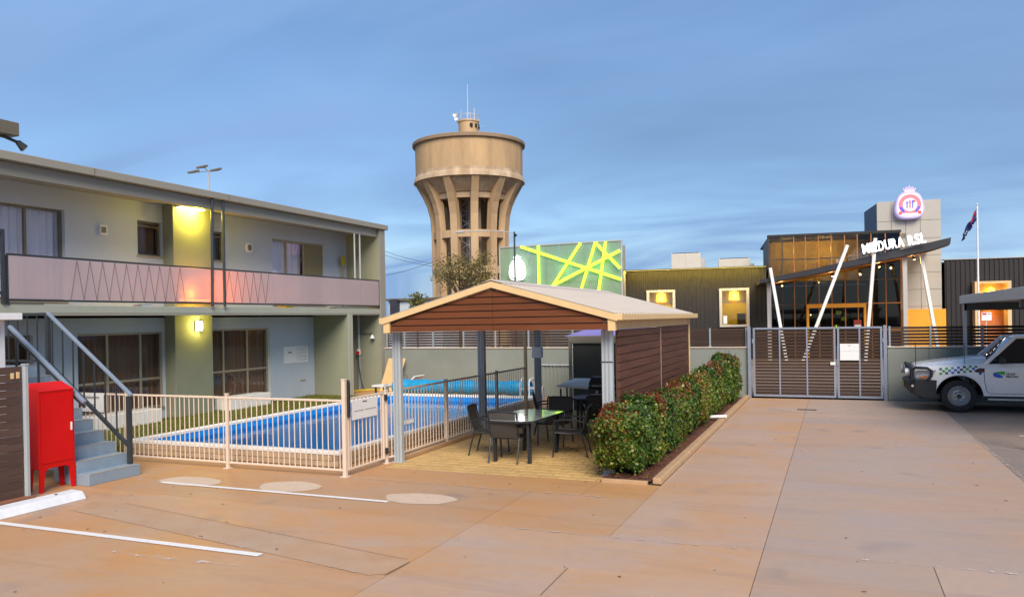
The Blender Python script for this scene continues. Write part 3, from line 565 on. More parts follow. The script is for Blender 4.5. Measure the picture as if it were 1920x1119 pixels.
# ------------------------------------------------------------------ stairs
stp = thing('stairs', 'blue painted stairs with grey steel balustrade climbing to the balcony', 'stairs', (-10.42, 8.8, 0))
for i in range(10):
    x1 = -10.41-.25*i; z1 = .175*(i+1); st_ = MB().box(x1-.25 if i < 9 else -14.7, 8.34, max(0, z1-.5), x1, 9.25 if i else 9.28, z1).build('step' if i < 9 else 'landing', M_STAIR, stp, bev=.006)
    MB().box(x1-.035, 8.36, z1, x1+.003, 9.20, z1+.004).build('nosing', M_NOSE, st_)
for i in range(6): MB().box(-14.7, 8.335-.25*(i+1), 1.75+.175*i-.3, -13.75, 8.335-.25*i, 1.75+.175*(i+1)).build('step', M_STAIR, stp, bev=.006)
MB().box(-10.60, 9.19, .18, -10.53, 9.25, 1.27).build('newel', M_CHAR, stp); MB().box(-12.45, 9.19, 1.6, -12.38, 9.25, 2.6).build('newel', M_CHAR, stp)
MB().bar((-10.5, 9.22, 1.28), (-12.42, 9.22, 2.655), .055, .05).build('handrail', M_STRAIL, stp, bev=.008); MB().bar((-12.42, 9.22, 2.63), (-14.6, 9.22, 2.63), .05, .05).build('landing_rail', M_CHAR, stp)
MB().bar((-10.56, 9.22, .45), (-12.42, 9.22, 1.80), .05, .05).build('bottom_rail', M_CHAR, stp); MB().bar((-12.42, 9.22, 1.83), (-14.6, 9.22, 1.83), .05, .04).build('bottom_rail', M_CHAR, stp)
for i in range(7):
    x = -10.84-.245*i; z0 = .45+(-10.56-x)*.728; MB().box(x-.008, 9.21, z0, x+.008, 9.23, z0+.80).build('baluster', M_CHAR, stp)
for i in range(8): x = -12.68-.245*i; MB().box(x-.008, 9.21, 1.84, x+.008, 9.23, 2.62).build('baluster', M_CHAR, stp)
MB().bar((-10.5, 8.37, 1.26), (-12.15, 8.37, 2.43), .06, .055).build('handrail', M_STRAIL, stp, bev=.008)
MB().bar((-10.5, 8.37, 1.19), (-12.15, 8.37, 2.36), .03, .04).build('under_rail', M_CHAR, stp)
for i in range(3): x = -11.0-.5*i; MB().box(x-.015, 8.36, .2+.7*(-10.41-x), x+.015, 8.38, 1.2+.7*(-10.5-x)).build('rail_post', M_CHAR, stp)

# ------------------------------------------------------------------ left fence, cabinet, wheel stop, pillar
lfn = thing('timber_fence', 'dark brown horizontal slat fence with steel end post behind the wheel stop', 'fence', (-10.5, 6, 0))
k = 0
while k < 17:
    MB().box(-10.55, 3, .05+k*.107, -10.525, 7.41, .05+k*.107+.101).build('slat', M_TIMBD, lfn, bev=.003); k += 1
MB().box(-10.53, 7.42, 0, -10.47, 7.47, 1.88).build('post', M_STEEL, lfn, bev=.004); MB().box(-10.54, 7.41, 1.88, -10.46, 7.48, 1.9).build('post_cap', M_STEEL, lfn)
MB().box(-10.524, 7.25, 1.70, -10.51, 7.29, 1.78).build('clip', M_CREAM, lfn); MB().box(-10.524, 7.33, 1.70, -10.51, 7.37, 1.79).build('clip', M_CREAM, lfn)
struct(MB().box(-10.56, 3, 0, -10.40, 7.5, .05).build('fence_kerb', mat('red_brown_kerb', (.22, .09, .05), .8, .15, 8), bev=.006))
rc = thing('red_cabinet', 'tall red metal cabinet on legs with sloping top beside the stairs', 'cabinet', (-10.78, 8.03, 0))
MB().prism([(-10.92, 7.74, .34), (-10.65, 7.74, .34), (-10.65, 7.74, 1.455), (-10.63, 7.74, 1.475), (-10.92, 7.74, 1.59)], (0, .57, 0)).build('body', M_RED, rc, bev=.008)
MB().box(-10.648, 7.775, .42, -10.638, 8.275, 1.42).build('door', M_RED, rc, bev=.004); MB().box(-10.637, 8.23, .86, -10.615, 8.25, .98).build('handle', M_WHITE, rc, bev=.003)
for (lx, sx) in ((-10.65, -1), (-10.92, 1)):
    for (ly, sy) in ((7.74, 1), (8.31, -1)):
        MB().prism([(lx, ly, 0), (lx, ly+sy*.055, 0), (lx, ly+sy*.085, .30), (lx, ly+sy*.15, .345), (lx, ly, .345)], (sx*.03, 0, 0)).build('leg', M_RED, rc)
ws = thing('wheel_stop', 'white concrete wheel stop in front of the brown fence', 'wheel stop', (-9.85, 6.9, 0))
MB().prism([(-10.06, 5.9, 0), (-9.68, 5.9, 0), (-9.76, 5.9, .11), (-9.98, 5.9, .12)], (0, 1.83, 0)).build('block', M_WSTOP, ws, bev=.015)
for y_ in (6.2, 7.4): MB().cyl((-9.87, y_, .115), (-9.87, y_, .125), .02, n=8).build('bolt', M_CHAR, ws)
pil = thing('white_pillar', 'white rendered pillar with a flat overhanging cap behind the brown fence', 'pillar', (-11.9, 7.6, 0))
MB().box(-12.6, 7.2, 0, -11.35, 7.75, 2.52).build('shaft', M_WHITE, pil, bev=.006); MB().box(-12.8, 6.9, 2.52, -11.1, 7.85, 2.62).build('cap', M_WHITE, pil, bev=.006)

# ------------------------------------------------------------------ pool
M_PLAST = mat('pool_plaster', (.02, .50, .84), .5, .1, 1.5, bump=.1); M_TILE = mat('pool_tile', (.012, .27, .74), .2, .1, 20, bump=.0)
pool = thing('swimming_pool', 'raised rectangular blue swimming pool with white coping', 'pool', (-10, 15, 0))
b = MB(); x0, x1, y0, y1 = PX0, PX1, PY0, PY1
b.add([(x0, y0, -1.2), (x1, y0, -1.2), (x1, y1, -1.2), (x0, y1, -1.2), (x0, y0, .2), (x1, y0, .2), (x1, y1, .2), (x0, y1, .2)], [(0, 1, 2, 3), (0, 4, 5, 1), (1, 5, 6, 2), (2, 6, 7, 3), (3, 7, 4, 0)])
b.build('basin', M_PLAST, pool)
tb = MB(); tb.box(x0+.001, y0+.001, .02, x0+.012, y1-.001, .2); tb.box(x1-.012, y0+.001, .02, x1-.001, y1-.001, .2); tb.box(x0+.013, y1-.012, .02, x1-.013, y1-.001, .2); tb.box(x0+.013, y0+.001, .02, x1-.013, y0+.012, .2); tb.build('waterline_tiles', M_TILE, pool)
for i in range(3): MB().box(x0+1.9+.0, y0, -1.2, x0+3.3, y0+1.1-.35*i, -.75+.28*i).build('pool_step', mat('pale_pool_step', (.16, .42, .66), .5, .08, 3), pool)
for i in range(3): MB().box(x1-.05, y0+1+i*2.5, -.4, x1-.013, y0+1.25+i*2.5, -.15).build('pool_light', M_WHITE, pool)
def watermat():
    m = bpy.data.materials.new('pool_water'); m.use_nodes = True; t = m.node_tree; t.nodes.clear(); L = t.links.new
    o = N(t, 'ShaderNodeOutputMaterial'); tr = N(t, 'ShaderNodeBsdfTransparent'); tr.inputs[0].default_value = (.6, .9, 1, 1); gl = N(t, 'ShaderNodeBsdfGlossy'); gl.inputs['Roughness'].default_value = .03
    g = N(t, 'ShaderNodeNewGeometry'); n = N(t, 'ShaderNodeTexNoise'); n.inputs['Scale'].default_value = 3.2; n.inputs['Detail'].default_value = 3; L(g.outputs['Position'], n.inputs['Vector'])
    bp = N(t, 'ShaderNodeBump'); bp.inputs['Strength'].default_value = .22; bp.inputs['Distance'].default_value = .05; L(n.outputs[0], bp.inputs['Height']); L(bp.outputs[0], gl.inputs['Normal'])
    fr = N(t, 'ShaderNodeFresnel'); fr.inputs[0].default_value = 1.33; L(bp.outputs[0], fr.inputs['Normal']); mx_ = N(t, 'ShaderNodeMixShader'); L(fr.outputs[0], mx_.inputs[0]); L(tr.outputs[0], mx_.inputs[1]); L(gl.outputs[0], mx_.inputs[2]); L(mx_.outputs[0], o.inputs[0]); return m
MB().grid(lambda u, v: (x0+u*(x1-x0), y0+v*(y1-y0), .085), 2, 2).build('water', watermat(), pool)
# coping stones
def cope(xa, ya, xb, yb): MB().box(xa+.003, ya+.003, .2, xb-.003, yb-.003, .27).build('coping', M_COPE, pool, bev=.012)
n = 8
for i in range(n): d = (x1-x0)/n; cope(x0+i*d, y0-.12, x0+(i+1)*d, y0+.02); cope(x0+i*d, y1-.02, x0+(i+1)*d, y1+.15)
n = 16
for i in range(n): d = (y1-y0+.26)/n; cope(x1-.02, y0-.12+i*d, x1+.12, y0-.12+(i+1)*d); cope(x0-.15, y0-.12+i*d, x0+.02, y0-.12+(i+1)*d)
# brick plinth
bl, bh = .24, .095
bme = boxmesh('brick', bl-.008, .1, bh-.008, M_BRICK, .004); bme2 = boxmesh('brick', .1, bl-.008, bh-.008, M_BRICK, .004)
mb_ = MB(); mb_.box(x0-.14, y0-.10, -.02, x1+.10, y0-.04, .198); mb_.box(x1+.04, y0-.04, -.02, x1+.10, y1+.1, .198); mb_.box(x0-.14, y1+.04, -.02, x1+.04, y1+.1, .198); mb_.box(x0-.14, y0-.04, -.02, x0-.04, y1+.04, .198); mb_.build('mortar', mat('mortar', (.34, .24, .16), .9, .15, 12), pool)
for c_ in range(2):
    off = bl/2*c_; z = .008+bh*(c_+.5)
    k = 0
    while True:
        xx = x1+.11-bl/2-k*bl-off
        if xx-bl/2 < x0-.2: break
        piece('brick', bme, (xx, y0-.075, z), pool); k += 1
    k = 0
    while True:
        yy = y0-.02+bl/2+k*bl+off
        if yy+bl/2 > y1+.1: break
        piece('brick', bme2, (x1+.075, yy, z), pool); k += 1
# roller with pool cover
ro = thing('cover_roller', 'rolled bright blue pool cover on its roller at the far end of the pool', 'pool cover', (-10.5, 21.3, 0))
M_COVER = mat('blue_pool_cover', (.012, .26, .52), .4, .12, 6, stretch=(3, 1, 1), bump=.15, bscale=20)
def roll(u, v):
    a = 2*math.pi*v; x = -12.9+u*4.6; r = .22+.012*math.sin(u*37)+.006*math.sin(u*91)+.012*math.sin(a*2+u*3); return (x, 21.3+r*math.cos(a), .36+r*math.sin(a))
MB().grid(roll, 90, 28).build('cover', M_COVER, ro, smooth=True)
MB().cyl((-13.3, 21.3, .36), (-7.9, 21.3, .36), .045, n=12).build('axle', M_LATT, ro, smooth=True)
for x in (-13.25, -7.95): MB().prism([(x, 21.1, 0), (x, 21.5, 0), (x, 21.35, .42), (x, 21.25, .42)], (.05, 0, 0)).build('stand', M_LATT, ro)
lg = thing('sun_lounger', 'white sun lounger with raised back near the pool cover', 'lounger', (-13.6, 22.2, 0))
MB().box(-14.1, 21.8, .26, -12.9, 22.4, .32).build('seat', M_WHITE, lg, bev=.01); MB().prism([(-12.9, 21.8, .27), (-12.85, 21.8, .27), (-12.45, 21.8, .62), (-12.5, 21.8, .64)], (0, .6, 0)).build('backrest', M_WHITE, lg)
for xx in (-14.0, -12.7):
    for yy in (21.83, 22.32): MB().box(xx, yy, 0, xx+.05, yy+.05, .26).build('leg', M_CHAR, lg)
pb = thing('leaning_board', 'cream board leaning against the grey boundary wall', 'board', (-14.3, 23.2, 0))
MB().prism([(-14.66, 23.15, 0), (-13.98, 23.15, 0), (-13.72, 23.37, 1.12), (-14.4, 23.37, 1.12)], (0, .03, 0)).build('panel', M_CREAM, pb); MB().tube([(-13.8, 23.1, 0), (-13.75, 23.15, .55), (-13.55, 23.15, .55), (-13.5, 23.1, 0)], .012).build('stand', M_CHAR, pb)
# lawn
gb = MB(); n = 26000
struct(outline('lawn', [(-16.05, 9.6), (-12.38, 9.9), (-12.38, 20.3), (-13.2, 21.2), (-14.6, 21.6), (-16.05, 21.4)], .008, mat('lawn_soil', (.10, .115, .018), .95, .25, 12, bump=.4)))
P = np.stack([npr.uniform(-16.0, -12.42, n), npr.uniform(9.7, 21.1, n), np.full(n, .008)], 1); P = P[~((P[:, 0] > -13.2) & (P[:, 1] > 20.2))]
P = P[~((P[:, 0] < -15.5) & (((P[:, 1] > 11.1) & (P[:, 1] < 14.6)) | ((P[:, 1] > 16.8) & (P[:, 1] < 18.7))))]
stuff(tag(leafmesh('grass', P, np.stack([npr.normal(0, .9, len(P)), npr.normal(0, .9, len(P)), npr.uniform(.0, .5, len(P))], 1)/1.2, .07, leafmat('grass_blade', [(0, (.12, .13, .012)), (.6, (.19, .19, .018)), (1, (.25, .22, .03))], .6, .3), None, None, .1), 'short olive green lawn between the pool and the motel', 'grass'))
# ------------------------------------------------------------------ pool fence
pick = None
def fence_run(t, p, q, z0=.10, z1=1.18, sp=.105, m=M_FENCE, pr=.009, rails=True):
    p = Vector((p[0], p[1], 0)); q = Vector((q[0], q[1], 0)); L_ = (q-p).length; d = (q-p)/L_
    if rails:
        MB().bar(p+Vector((0, 0, z1)), q+Vector((0, 0, z1)), .04, .035).build('top_rail', m, t, bev=.006); MB().bar(p+Vector((0, 0, z0)), q+Vector((0, 0, z0)), .036, .032).build('bottom_rail', m, t, bev=.005)
    n = int(L_/sp); c = L_/n
    me = PICK.get(round(z1-z0, 3))
    if me is None:
        b = MB().cyl((0, 0, 0), (0, 0, z1-z0-.02), pr, n=8); me = bpy.data.meshes.new('picket'); me.from_pydata(b.v, [], b.f); me.materials.append(m); PICK[round(z1-z0, 3)] = me
    for i in range(n): a = p+d*(c*(i+.5)); piece('picket', me, (a.x, a.y, z0+.01), t)
def fpost(t, x, y, z1, w=.05, m=M_FENCE, name='post'):
    o = MB().box(x-w/2, y-w/2, 0, x+w/2, y+w/2, z1).build(name, m, t, bev=.004); MB().box(x-w/2-.006, y-w/2-.006, z1, x+w/2+.006, y+w/2+.006, z1+.02).build('cap', m, o, bev=.004)
    MB().box(x-w/2-.03, y-w/2-.03, 0, x+w/2+.03, y+w/2+.03, .012).build('foot_plate', m, o); return o
PICK = {}
ff = thing('pool_fence', 'cream tubular pool fence facing the parking bays', 'fence', (-9.4, 10.15, 0))
for a, c in (((-13.3, 10.15), (-11.7, 10.15)), ((-11.66, 10.15), (-9.43, 10.15)), ((-9.37, 10.15), (-7.11, 10.15))): fence_run(ff, a, c)
for x in (-13.3, -11.68, -9.4): fpost(ff, x, 10.15, 1.23)
fsg = thing('fence_notice', 'white notice panel on the pool fence behind the stairs', 'sign', (-12.4, 10.1, 1.0), group='pool notices')
MB().box(-12.75, 10.10, .86, -12.2, 10.115, 1.2).build('board', M_WHITE, fsg); MB().box(-12.7, 10.094, 1.1, -12.3, 10.099, 1.14).build('print', M_INKG, fsg); MB().box(-12.7, 10.094, .98, -12.4, 10.099, 1.0).build('print', M_INKG, fsg)
gt = thing('pool_gate', 'cream tubular pool gate with tall latch post and white notice', 'gate', (-7.07, 10.7, 0))
fpost(gt, -7.07, 10.15, 1.5, .062, name='latch_post'); lt = MB().box(-7.035, 10.165, .92, -6.995, 10.215, 1.46).build('latch', M_DARK, gt, bev=.008); MB().cyl((-7.015, 10.19, 1.46), (-7.015, 10.19, 1.5), .022, n=10).build('knob', M_DARK, lt)
fence_run(gt, (-7.06, 10.24), (-7.06, 11.24), .1, 1.2)
for y_ in (10.225, 11.255): MB().box(-7.08, y_-.018, .09, -7.04, y_+.018, 1.21).build('stile', M_FENCE, gt, bev=.003)
for z_ in (.22, 1.12): MB().box(-7.045, 11.26, z_-.05, -7.005, 11.32, z_+.05).build('hinge', M_DARK, gt, bev=.005)
gn = MB().box(-7.035, 10.3, .86, -7.028, 11.02, 1.165).build('notice', M_WHITE, gt); MB().box(-7.0275, 10.36, .985, -7.026, 10.62, 1.0).build('print', M_INKG, gn); MB().box(-7.0275, 10.66, .985, -7.026, 10.98, 1.0).build('print', M_INKG, gn); MB().box(-7.0275, 10.6, 1.115, -7.026, 10.72, 1.135).build('emblem', M_INK, gn)
sf = thing('pool_fence', 'cream tubular pool fence running along the side of the shelter', 'fence', (-7, 14, 0))
fpost(sf, -7.06, 11.34, 1.22); fence_run(sf, (-7.04, 11.37), (-7.0, 11.52)); fence_run(sf, (-6.99, 11.6), (-6.99, 13.38), .12, 1.22); fence_run(sf, (-6.99, 13.44), (-6.99, 14.86), .12, 1.22); fence_run(sf, (-6.99, 15.02), (-6.99, 15.82), .12, 1.22); fence_run(sf, (-6.99, 15.88), (-6.99, 17.55), .12, 1.22)
for y_ in (13.41, 15.85): fpost(sf, -6.99, y_, 1.25)
struct(MB().box(-7.04, 11.56, 0, -6.92, 17.6, .07).build('fence_kerb', M_KERB, bev=.008))
tag(MB().box(-6.965, 11.75, .60, -6.958, 12.1, .67).build('small_plaque', M_WHITE), 'tiny white plaque on the side pool fence by the first post', 'sign')

# ------------------------------------------------------------------ shelter
sl = thing('shelter', 'open gabled shelter with brown slats, cream trim and steel posts', 'shelter', (-5, 15, 0))
ZF, ZE, ZR = 2.215, 2.44, 2.985; XL, XR, XM = -6.93, -3.16, -4.985; YF, YB = 11.2, 17.9
def cpost(x, y, w=.155, d=.1, z1=2.215, m=M_STEEL, lip=True):
    o = MB().box(x-w/2, y-d/2, 0, x+w/2, y+d/2, z1).build('post', m, sl, bev=.008)
    if lip:
        for k in (-.03, .03): MB().box(x+k-.012, y-d/2-.004, .01, x+k+.012, y-d/2+.002, z1-.01).build('post_groove', M_BLUEST, o)
        MB().box(x-w/2-.03, y-d/2-.03, 0, x+w/2+.03, y+d/2+.03, .012).build('foot_plate', m, o)
    return o
cpost(-6.92, 11.52); cpost(-6.92, 14.94); cpost(-6.72, 17.75); cpost(-3.22, 11.52, .17); cpost(-3.2, 17.75, .14)
cpost(-6.98, 17.6, .07, .07, 2.215, M_CREAM, False); cpost(-3.12, 17.83, .12, .12, 2.40, M_CREAM, False)
sx = (ZR-ZE)/(XM-(-6.97))
def zr(x): return ZR-abs(x-XM)*(ZR-ZE)/1.985
# gable slats
pit = .108; z = ZF
while z < ZR-.12:
    za, zb = z+.009, min(z+pit-.009, ZR-.1); hw_a = (ZR-.1-za)/((ZR-ZE)/1.985); hw_b = max(.02, (ZR-.1-zb)/((ZR-ZE)/1.985))
    xl, xr = max(-6.85, XM-hw_a), min(-3.12, XM+hw_a); xl2, xr2 = max(-6.85, XM-hw_b), min(-3.12, XM+hw_b)
    for ya, mt in ((YF, M_TIMB2), (YB-.1, M_TIMB)):
        for (p0, p1, q0, q1) in ((xl, min(XM-.003, xr), xl2, min(XM-.003, xr2)), (max(XM+.003, xl), xr, max(XM+.003, xl2), xr2)):
            MB().prism([(p0, ya, za), (p1, ya, za), (q1, ya, zb), (q0, ya, zb)], (0, .022, 0)).build('gable_slat', mt, sl)
    z += pit
MB().prism([(XL+.05, YF+.028, ZF+.03), (XR-.05, YF+.028, ZF+.03), (XR-.05, YF+.028, ZE-.02), (XM, YF+.028, ZR-.12), (XL+.05, YF+.028, ZE-.02)], (0, .012, 0)).build('gable_backing', M_TIMBD, sl)
for xx in (-5.9, -4.985, -4.0): MB().box(xx-.03, YF+.041, ZF+.01, xx+.03, YF+.09, zr(xx)-.1).build('gable_stud', M_BLUEST, sl)
for x0_, x1_ in ((-6.975, -6.86), (-3.115, -3.0)): MB().box(x0_, YF-.03, ZF-.01, x1_, YF+.05, ZE-.04).build('corner_trim', M_CREAM, sl, bev=.004)
# barge boards
for sgn in (-1, 1):
    xe = XM+sgn*2.02; ze = zr(xe)
    MB().prism([(XM, YF-.055, ZR+.015), (xe, YF-.055, ze+.015), (xe, YF-.055, ze-.085), (XM, YF-.055, ZR-.085)], (0, .03, 0)).build('barge_board', M_CREAM, sl, bev=.004)
    MB().prism([(XM, YB+.02, ZR+.015), (xe, YB+.02, ze+.015), (xe, YB+.02, ze-.085), (XM, YB+.02, ZR-.085)], (0, .03, 0)).build('barge_board', M_CREAM, sl, bev=.004)
    # corrugated roof sheet
    nn_ = 200
    def rf(u, v, s_=sgn): y = YF-.02+v*(YB-YF+.03); x = XM+s_*2.0*u; return (x, y, zr(x)+.025+.009*math.sin(v*(YB-YF)*2*math.pi/.19))
    MB().grid(rf, 3, 280).build('roof_sheet', M_ROOFW, sl, smooth=True, thick=.004)
    MB().box(xe-.045, YF-.05, ze-.075, xe+.075, YB+.06, ze+.025).build('gutter', M_CREAM, sl, bev=.01)
MB().prism([(XM-.18, YF-.06, ZR-.015), (XM, YF-.06, ZR+.05), (XM+.18, YF-.06, ZR-.015), (XM, YF-.06, ZR+.035)], (0, YB-YF+.11, 0)).build('ridge_cap', M_ROOFW, sl)
MB().prism([(XL, YF+.1, ZE-.07), (XM, YF+.1, ZR-.07), (XR, YF+.1, ZE-.07), (XM, YF+.1, ZR-.06)], (0, YB-YF-.2, 0)).build('ceiling', M_CREAM, sl)
for y_ in (11.52, 14.7, 17.75):
    MB().bar((-6.92, y_, ZF+.06), (-3.2, y_, ZF+.06), .05, .1).build('tie_beam', M_STEEL, sl)
for x in (-6.92, -3.2): MB().bar((x, 11.3, ZF+.05), (x, 17.85, ZF+.05), .05, .09).build('side_beam', M_STEEL if x < -5 else M_CREAM, sl)
# right wall: corrugated strip over brown slats
MB().grid(lambda u, v: (-3.085+.012*math.sin(u*6.4*2*math.pi/.2), 11.3+u*6.45, 2.215+v*.19), 260, 1).build('corrugated_strip', M_CREAM, sl, smooth=True, thick=.003)
MB().box(-3.12, 11.62, .06, -3.10, 17.74, 2.21).build('wall_backing', M_TIMBD, sl)
z = .12; k = 0
while z < 2.19:
    for a, c in ((11.62, 14.70), (14.74, 17.76)): MB().box(-3.098, a, z, -3.07, c, min(z+.12, 2.205)).build('wall_slat', M_TIMB, sl, bev=.003)
    z += .132
MB().box(-3.098, 14.7, .1, -3.065, 14.74, 2.2).build('wall_batten', M_FRAMEL, sl)
MB().box(-3.32, 11.46, 1.72, -3.12, 11.462, 1.735).build('strap', M_CHAR, sl)
# meter box on the rear post
tag(MB().box(-6.80, 17.56, 1.46, -6.55, 17.68, 1.72).build('meter_box', M_WHITE, bev=.008), 'white box fixed to the rear steel post of the shelter', 'box')

# dark kitchen screen at the back, barbecue, umbrella, small screens
ks = thing('cook_screen', 'dark grey metal cook-area screen with pale frame behind the barbecue', 'screen', (-5, 18.9, 0))
MB().box(-6.2, 18.92, .05, -3.35, 18.95, 1.76).build('panel', mat('dark_grey_sheet', (.055, .06, .052), .5, .15, 3), ks)
for x in (-6.27, -4.8, -3.35): MB().box(x-.03, 18.88, 0, x+.03, 18.98, 1.82).build('frame_post', M_FASC, ks)
MB().box(-6.3, 18.87, 1.76, -3.3, 18.99, 1.95).build('frame_rail', M_FASC, ks, bev=.006)
bq = thing('barbecue', 'stainless steel barbecue with side tray and black hood in the shelter corner', 'barbecue', (-5, 17, 0))
M_SS = mat('stainless', (.62, .57, .52), .35, .06, 10, metal=.6, stretch=(.3, 4, 1))
MB().prism([(-5.9, 16.75, .84), (-5.15, 16.75, .80), (-5.12, 17.2, .98), (-5.6, 17.2, .98)], (0, 0, .035)).build('side_tray', M_SS, bq, bev=.006)
MB().box(-5.15, 16.8, .25, -4.1, 17.4, .82).build('body', M_CHAR, bq, bev=.02)
MB().prism([(-5.15, 16.78, .82), (-5.15, 17.42, .82), (-5.15, 17.38, 1.0), (-5.15, 17.2, 1.08), (-5.15, 16.95, 1.05), (-5.15, 16.8, .95)], (1.05, 0, 0)).build('hood', M_DARK, bq, bev=.02)
hb = MB().cyl((-5.05, 16.74, .88), (-4.2, 16.74, .88), .014, n=8).build('handle', M_SS, bq); MB().box(-5.1, 16.76, .66, -4.15, 16.80, .70).build('front_rail', M_SS, bq)
for x in (-5.85, -5.05, -4.2):
    for y_ in (16.85, 17.3): MB().box(x, y_, 0, x+.03, y_+.03, .8 if x < -5.5 else .25).build('leg', M_CHAR, bq)
for i in range(4): MB().cyl((-4.95+i*.22, 16.77, .74), (-4.95+i*.22, 16.8, .74), .03, n=10).build('knob', M_SS, bq)
um = thing('market_umbrella', 'purple market umbrella standing behind the dark cook screen', 'umbrella', (-5.4, 20.6, 0))
M_PURP = mat('purple_canvas', (.22, .19, .48), .75, .08, 3)
def umb(u, v): a = 2*math.pi*u; r = 1.55*v*(.97+.03*math.cos(8*a)); return (-5.4+r*math.cos(a), 20.6+r*math.sin(a), 2.33-.42*v**1.15)
MB().grid(umb, 48, 6).build('canopy', M_PURP, um, smooth=True); MB().cyl((-5.4, 20.6, 0), (-5.4, 20.6, 2.38), .024, n=10).build('pole', M_WHITE, um)
for i in range(8): a = 2*math.pi*i/8; MB().bar((-5.4, 20.6, 2.25), (-5.4+1.48*math.cos(a), 20.6+1.48*math.sin(a), 1.89), .016, .016).build('rib', M_WHITE, um)
bs_ = MB().cyl((-5.4, 20.6, 0), (-5.4, 20.6, .1), .3, n=20).build('base', M_CHAR, um)
cs = thing('pump_screen', 'low ribbed grey steel screen behind the far corner of the pool', 'screen', (-7.95, 22.6, 0))
MB().grid(lambda u, v: (-8.45+u*1.0, 22.55+.012*(1 if (u*8) % 1 < .5 else -1), .02+v*.95), 64, 1).build('sheet', M_WALLB, cs, thick=.003); MB().box(-8.48, 22.5, .96, -7.42, 22.6, 1.0).build('top_rail', M_STEEL, cs)
for x in (-8.47, -7.43): MB().box(x-.02, 22.5, 0, x+.02, 22.6, .97).build('post', M_STEEL, cs)
hr = thing('pool_handrail', 'white tubular pool handrail at the far corner of the pool', 'handrail', (-7.9, 20.6, .2))
for x in (-8.12, -7.86): MB().tube([(x, 20.05, .2), (x, 20.05, .62), (x, 20.12, .72), (x, 20.4, .74), (x, 20.5, .66), (x, 20.52, .0)], .022).build('rail', M_WHITE, hr, smooth=True)
MB().box(-8.12, 20.04, .45, -7.86, 20.07, .48).build('rung', M_WHITE, hr)

# ------------------------------------------------------------------ tables and chairs
M_SLING = mat('charcoal_sling', (.05, .046, .043), .7, .1, 40, bump=.2, bscale=250); M_TUBE = mat('dark_chair_tube', (.035, .042, .05), .35, .08, 9, metal=.4)
def make_chair():
    t = thing('sling_chair', 'x', 'chair', (0, 0, 0), local=True)
    hw = .255
    MB().grid(lambda u, v: (-hw+.02+u*(2*hw-.04), -.22+v*.46, .425-.03*math.sin(math.pi*v)-.012*math.sin(math.pi*u)), 6, 8).build('seat', M_SLING, t, smooth=True, thick=.006)
    MB().grid(lambda u, v: (-hw+.02+u*(2*hw-.04), -.235-.115*v-.03*math.sin(math.pi*v)-.02*math.sin(math.pi*u), .42+v*.435), 6, 8).build('backrest', M_SLING, t, smooth=True, thick=.006)
    for s_ in (-1, 1):
        x = s_*hw
        MB().tube([(x, -.34, 0), (x, -.285, .22), (x, -.225, .42)], .0135, 8).build('rear_leg', M_TUBE, t, smooth=True)
        MB().tube([(x, .27, 0), (x, .25, .22), (x, .235, .42)], .0135, 8).build('front_leg', M_TUBE, t, smooth=True)
        MB().tube([(x, .25, .43), (x, .0, .41), (x, -.22, .42), (x, -.30, .62), (x, -.352, .855)], .0145, 8).build('side_rail', M_TUBE, t, smooth=True)
        MB().tube([(x, .245, .42), (x+s_*.015, .26, .55), (x+s_*.02, .22, .635), (x+s_*.025, .05, .655), (x+s_*.02, -.16, .64), (x, -.295, .60)], .016, 8).build('armrest', M_TUBE, t, smooth=True)
    MB().tube([(-hw, -.352, .855), (-hw*.5, -.366, .868), (hw*.5, -.366, .868), (hw, -.352, .855)], .0145, 8).build('top_rail', M_TUBE, t, smooth=True)
    MB().tube([(-hw, -.225, .41), (hw, -.225, .41)], .0125, 8).build('cross_rail', M_TUBE, t); MB().tube([(-hw, .24, .41), (hw, .24, .41)], .0125, 8).build('cross_rail', M_TUBE, t)
    return t
ch0 = make_chair()
CH = [(-5.15, 12.19, 2, 'dark sling chair nearest the driveway with its back to the viewer'),
      (-5.74, 12.72, -82, 'dark sling chair on the pool fence side of the glass table'),
      (-4.33, 12.98, 100, 'dark sling chair on the hedge side of the glass table seen from the side'),
      (-4.98, 14.02, 181, 'dark sling chair at the far end of the glass table facing the viewer'),
      (-5.55, 15.35, -70, 'dark sling chair left of the far dark table'),
      (-4.42, 15.05, 22, 'tall looking dark sling chair in front of the far dark table beside the hedge'),
      (-4.0, 15.9, 95, 'dark sling chair on the slatted wall side of the far dark table')]
for i, (x, y, a, lb) in enumerate(CH):
    c = ch0 if i == 0 else copy_tree(ch0); c.location = (x, y, .003); c.rotation_euler = (0, 0, rad(a)); tag(c, lb, 'chair', 'dark sling chairs in the shelter')
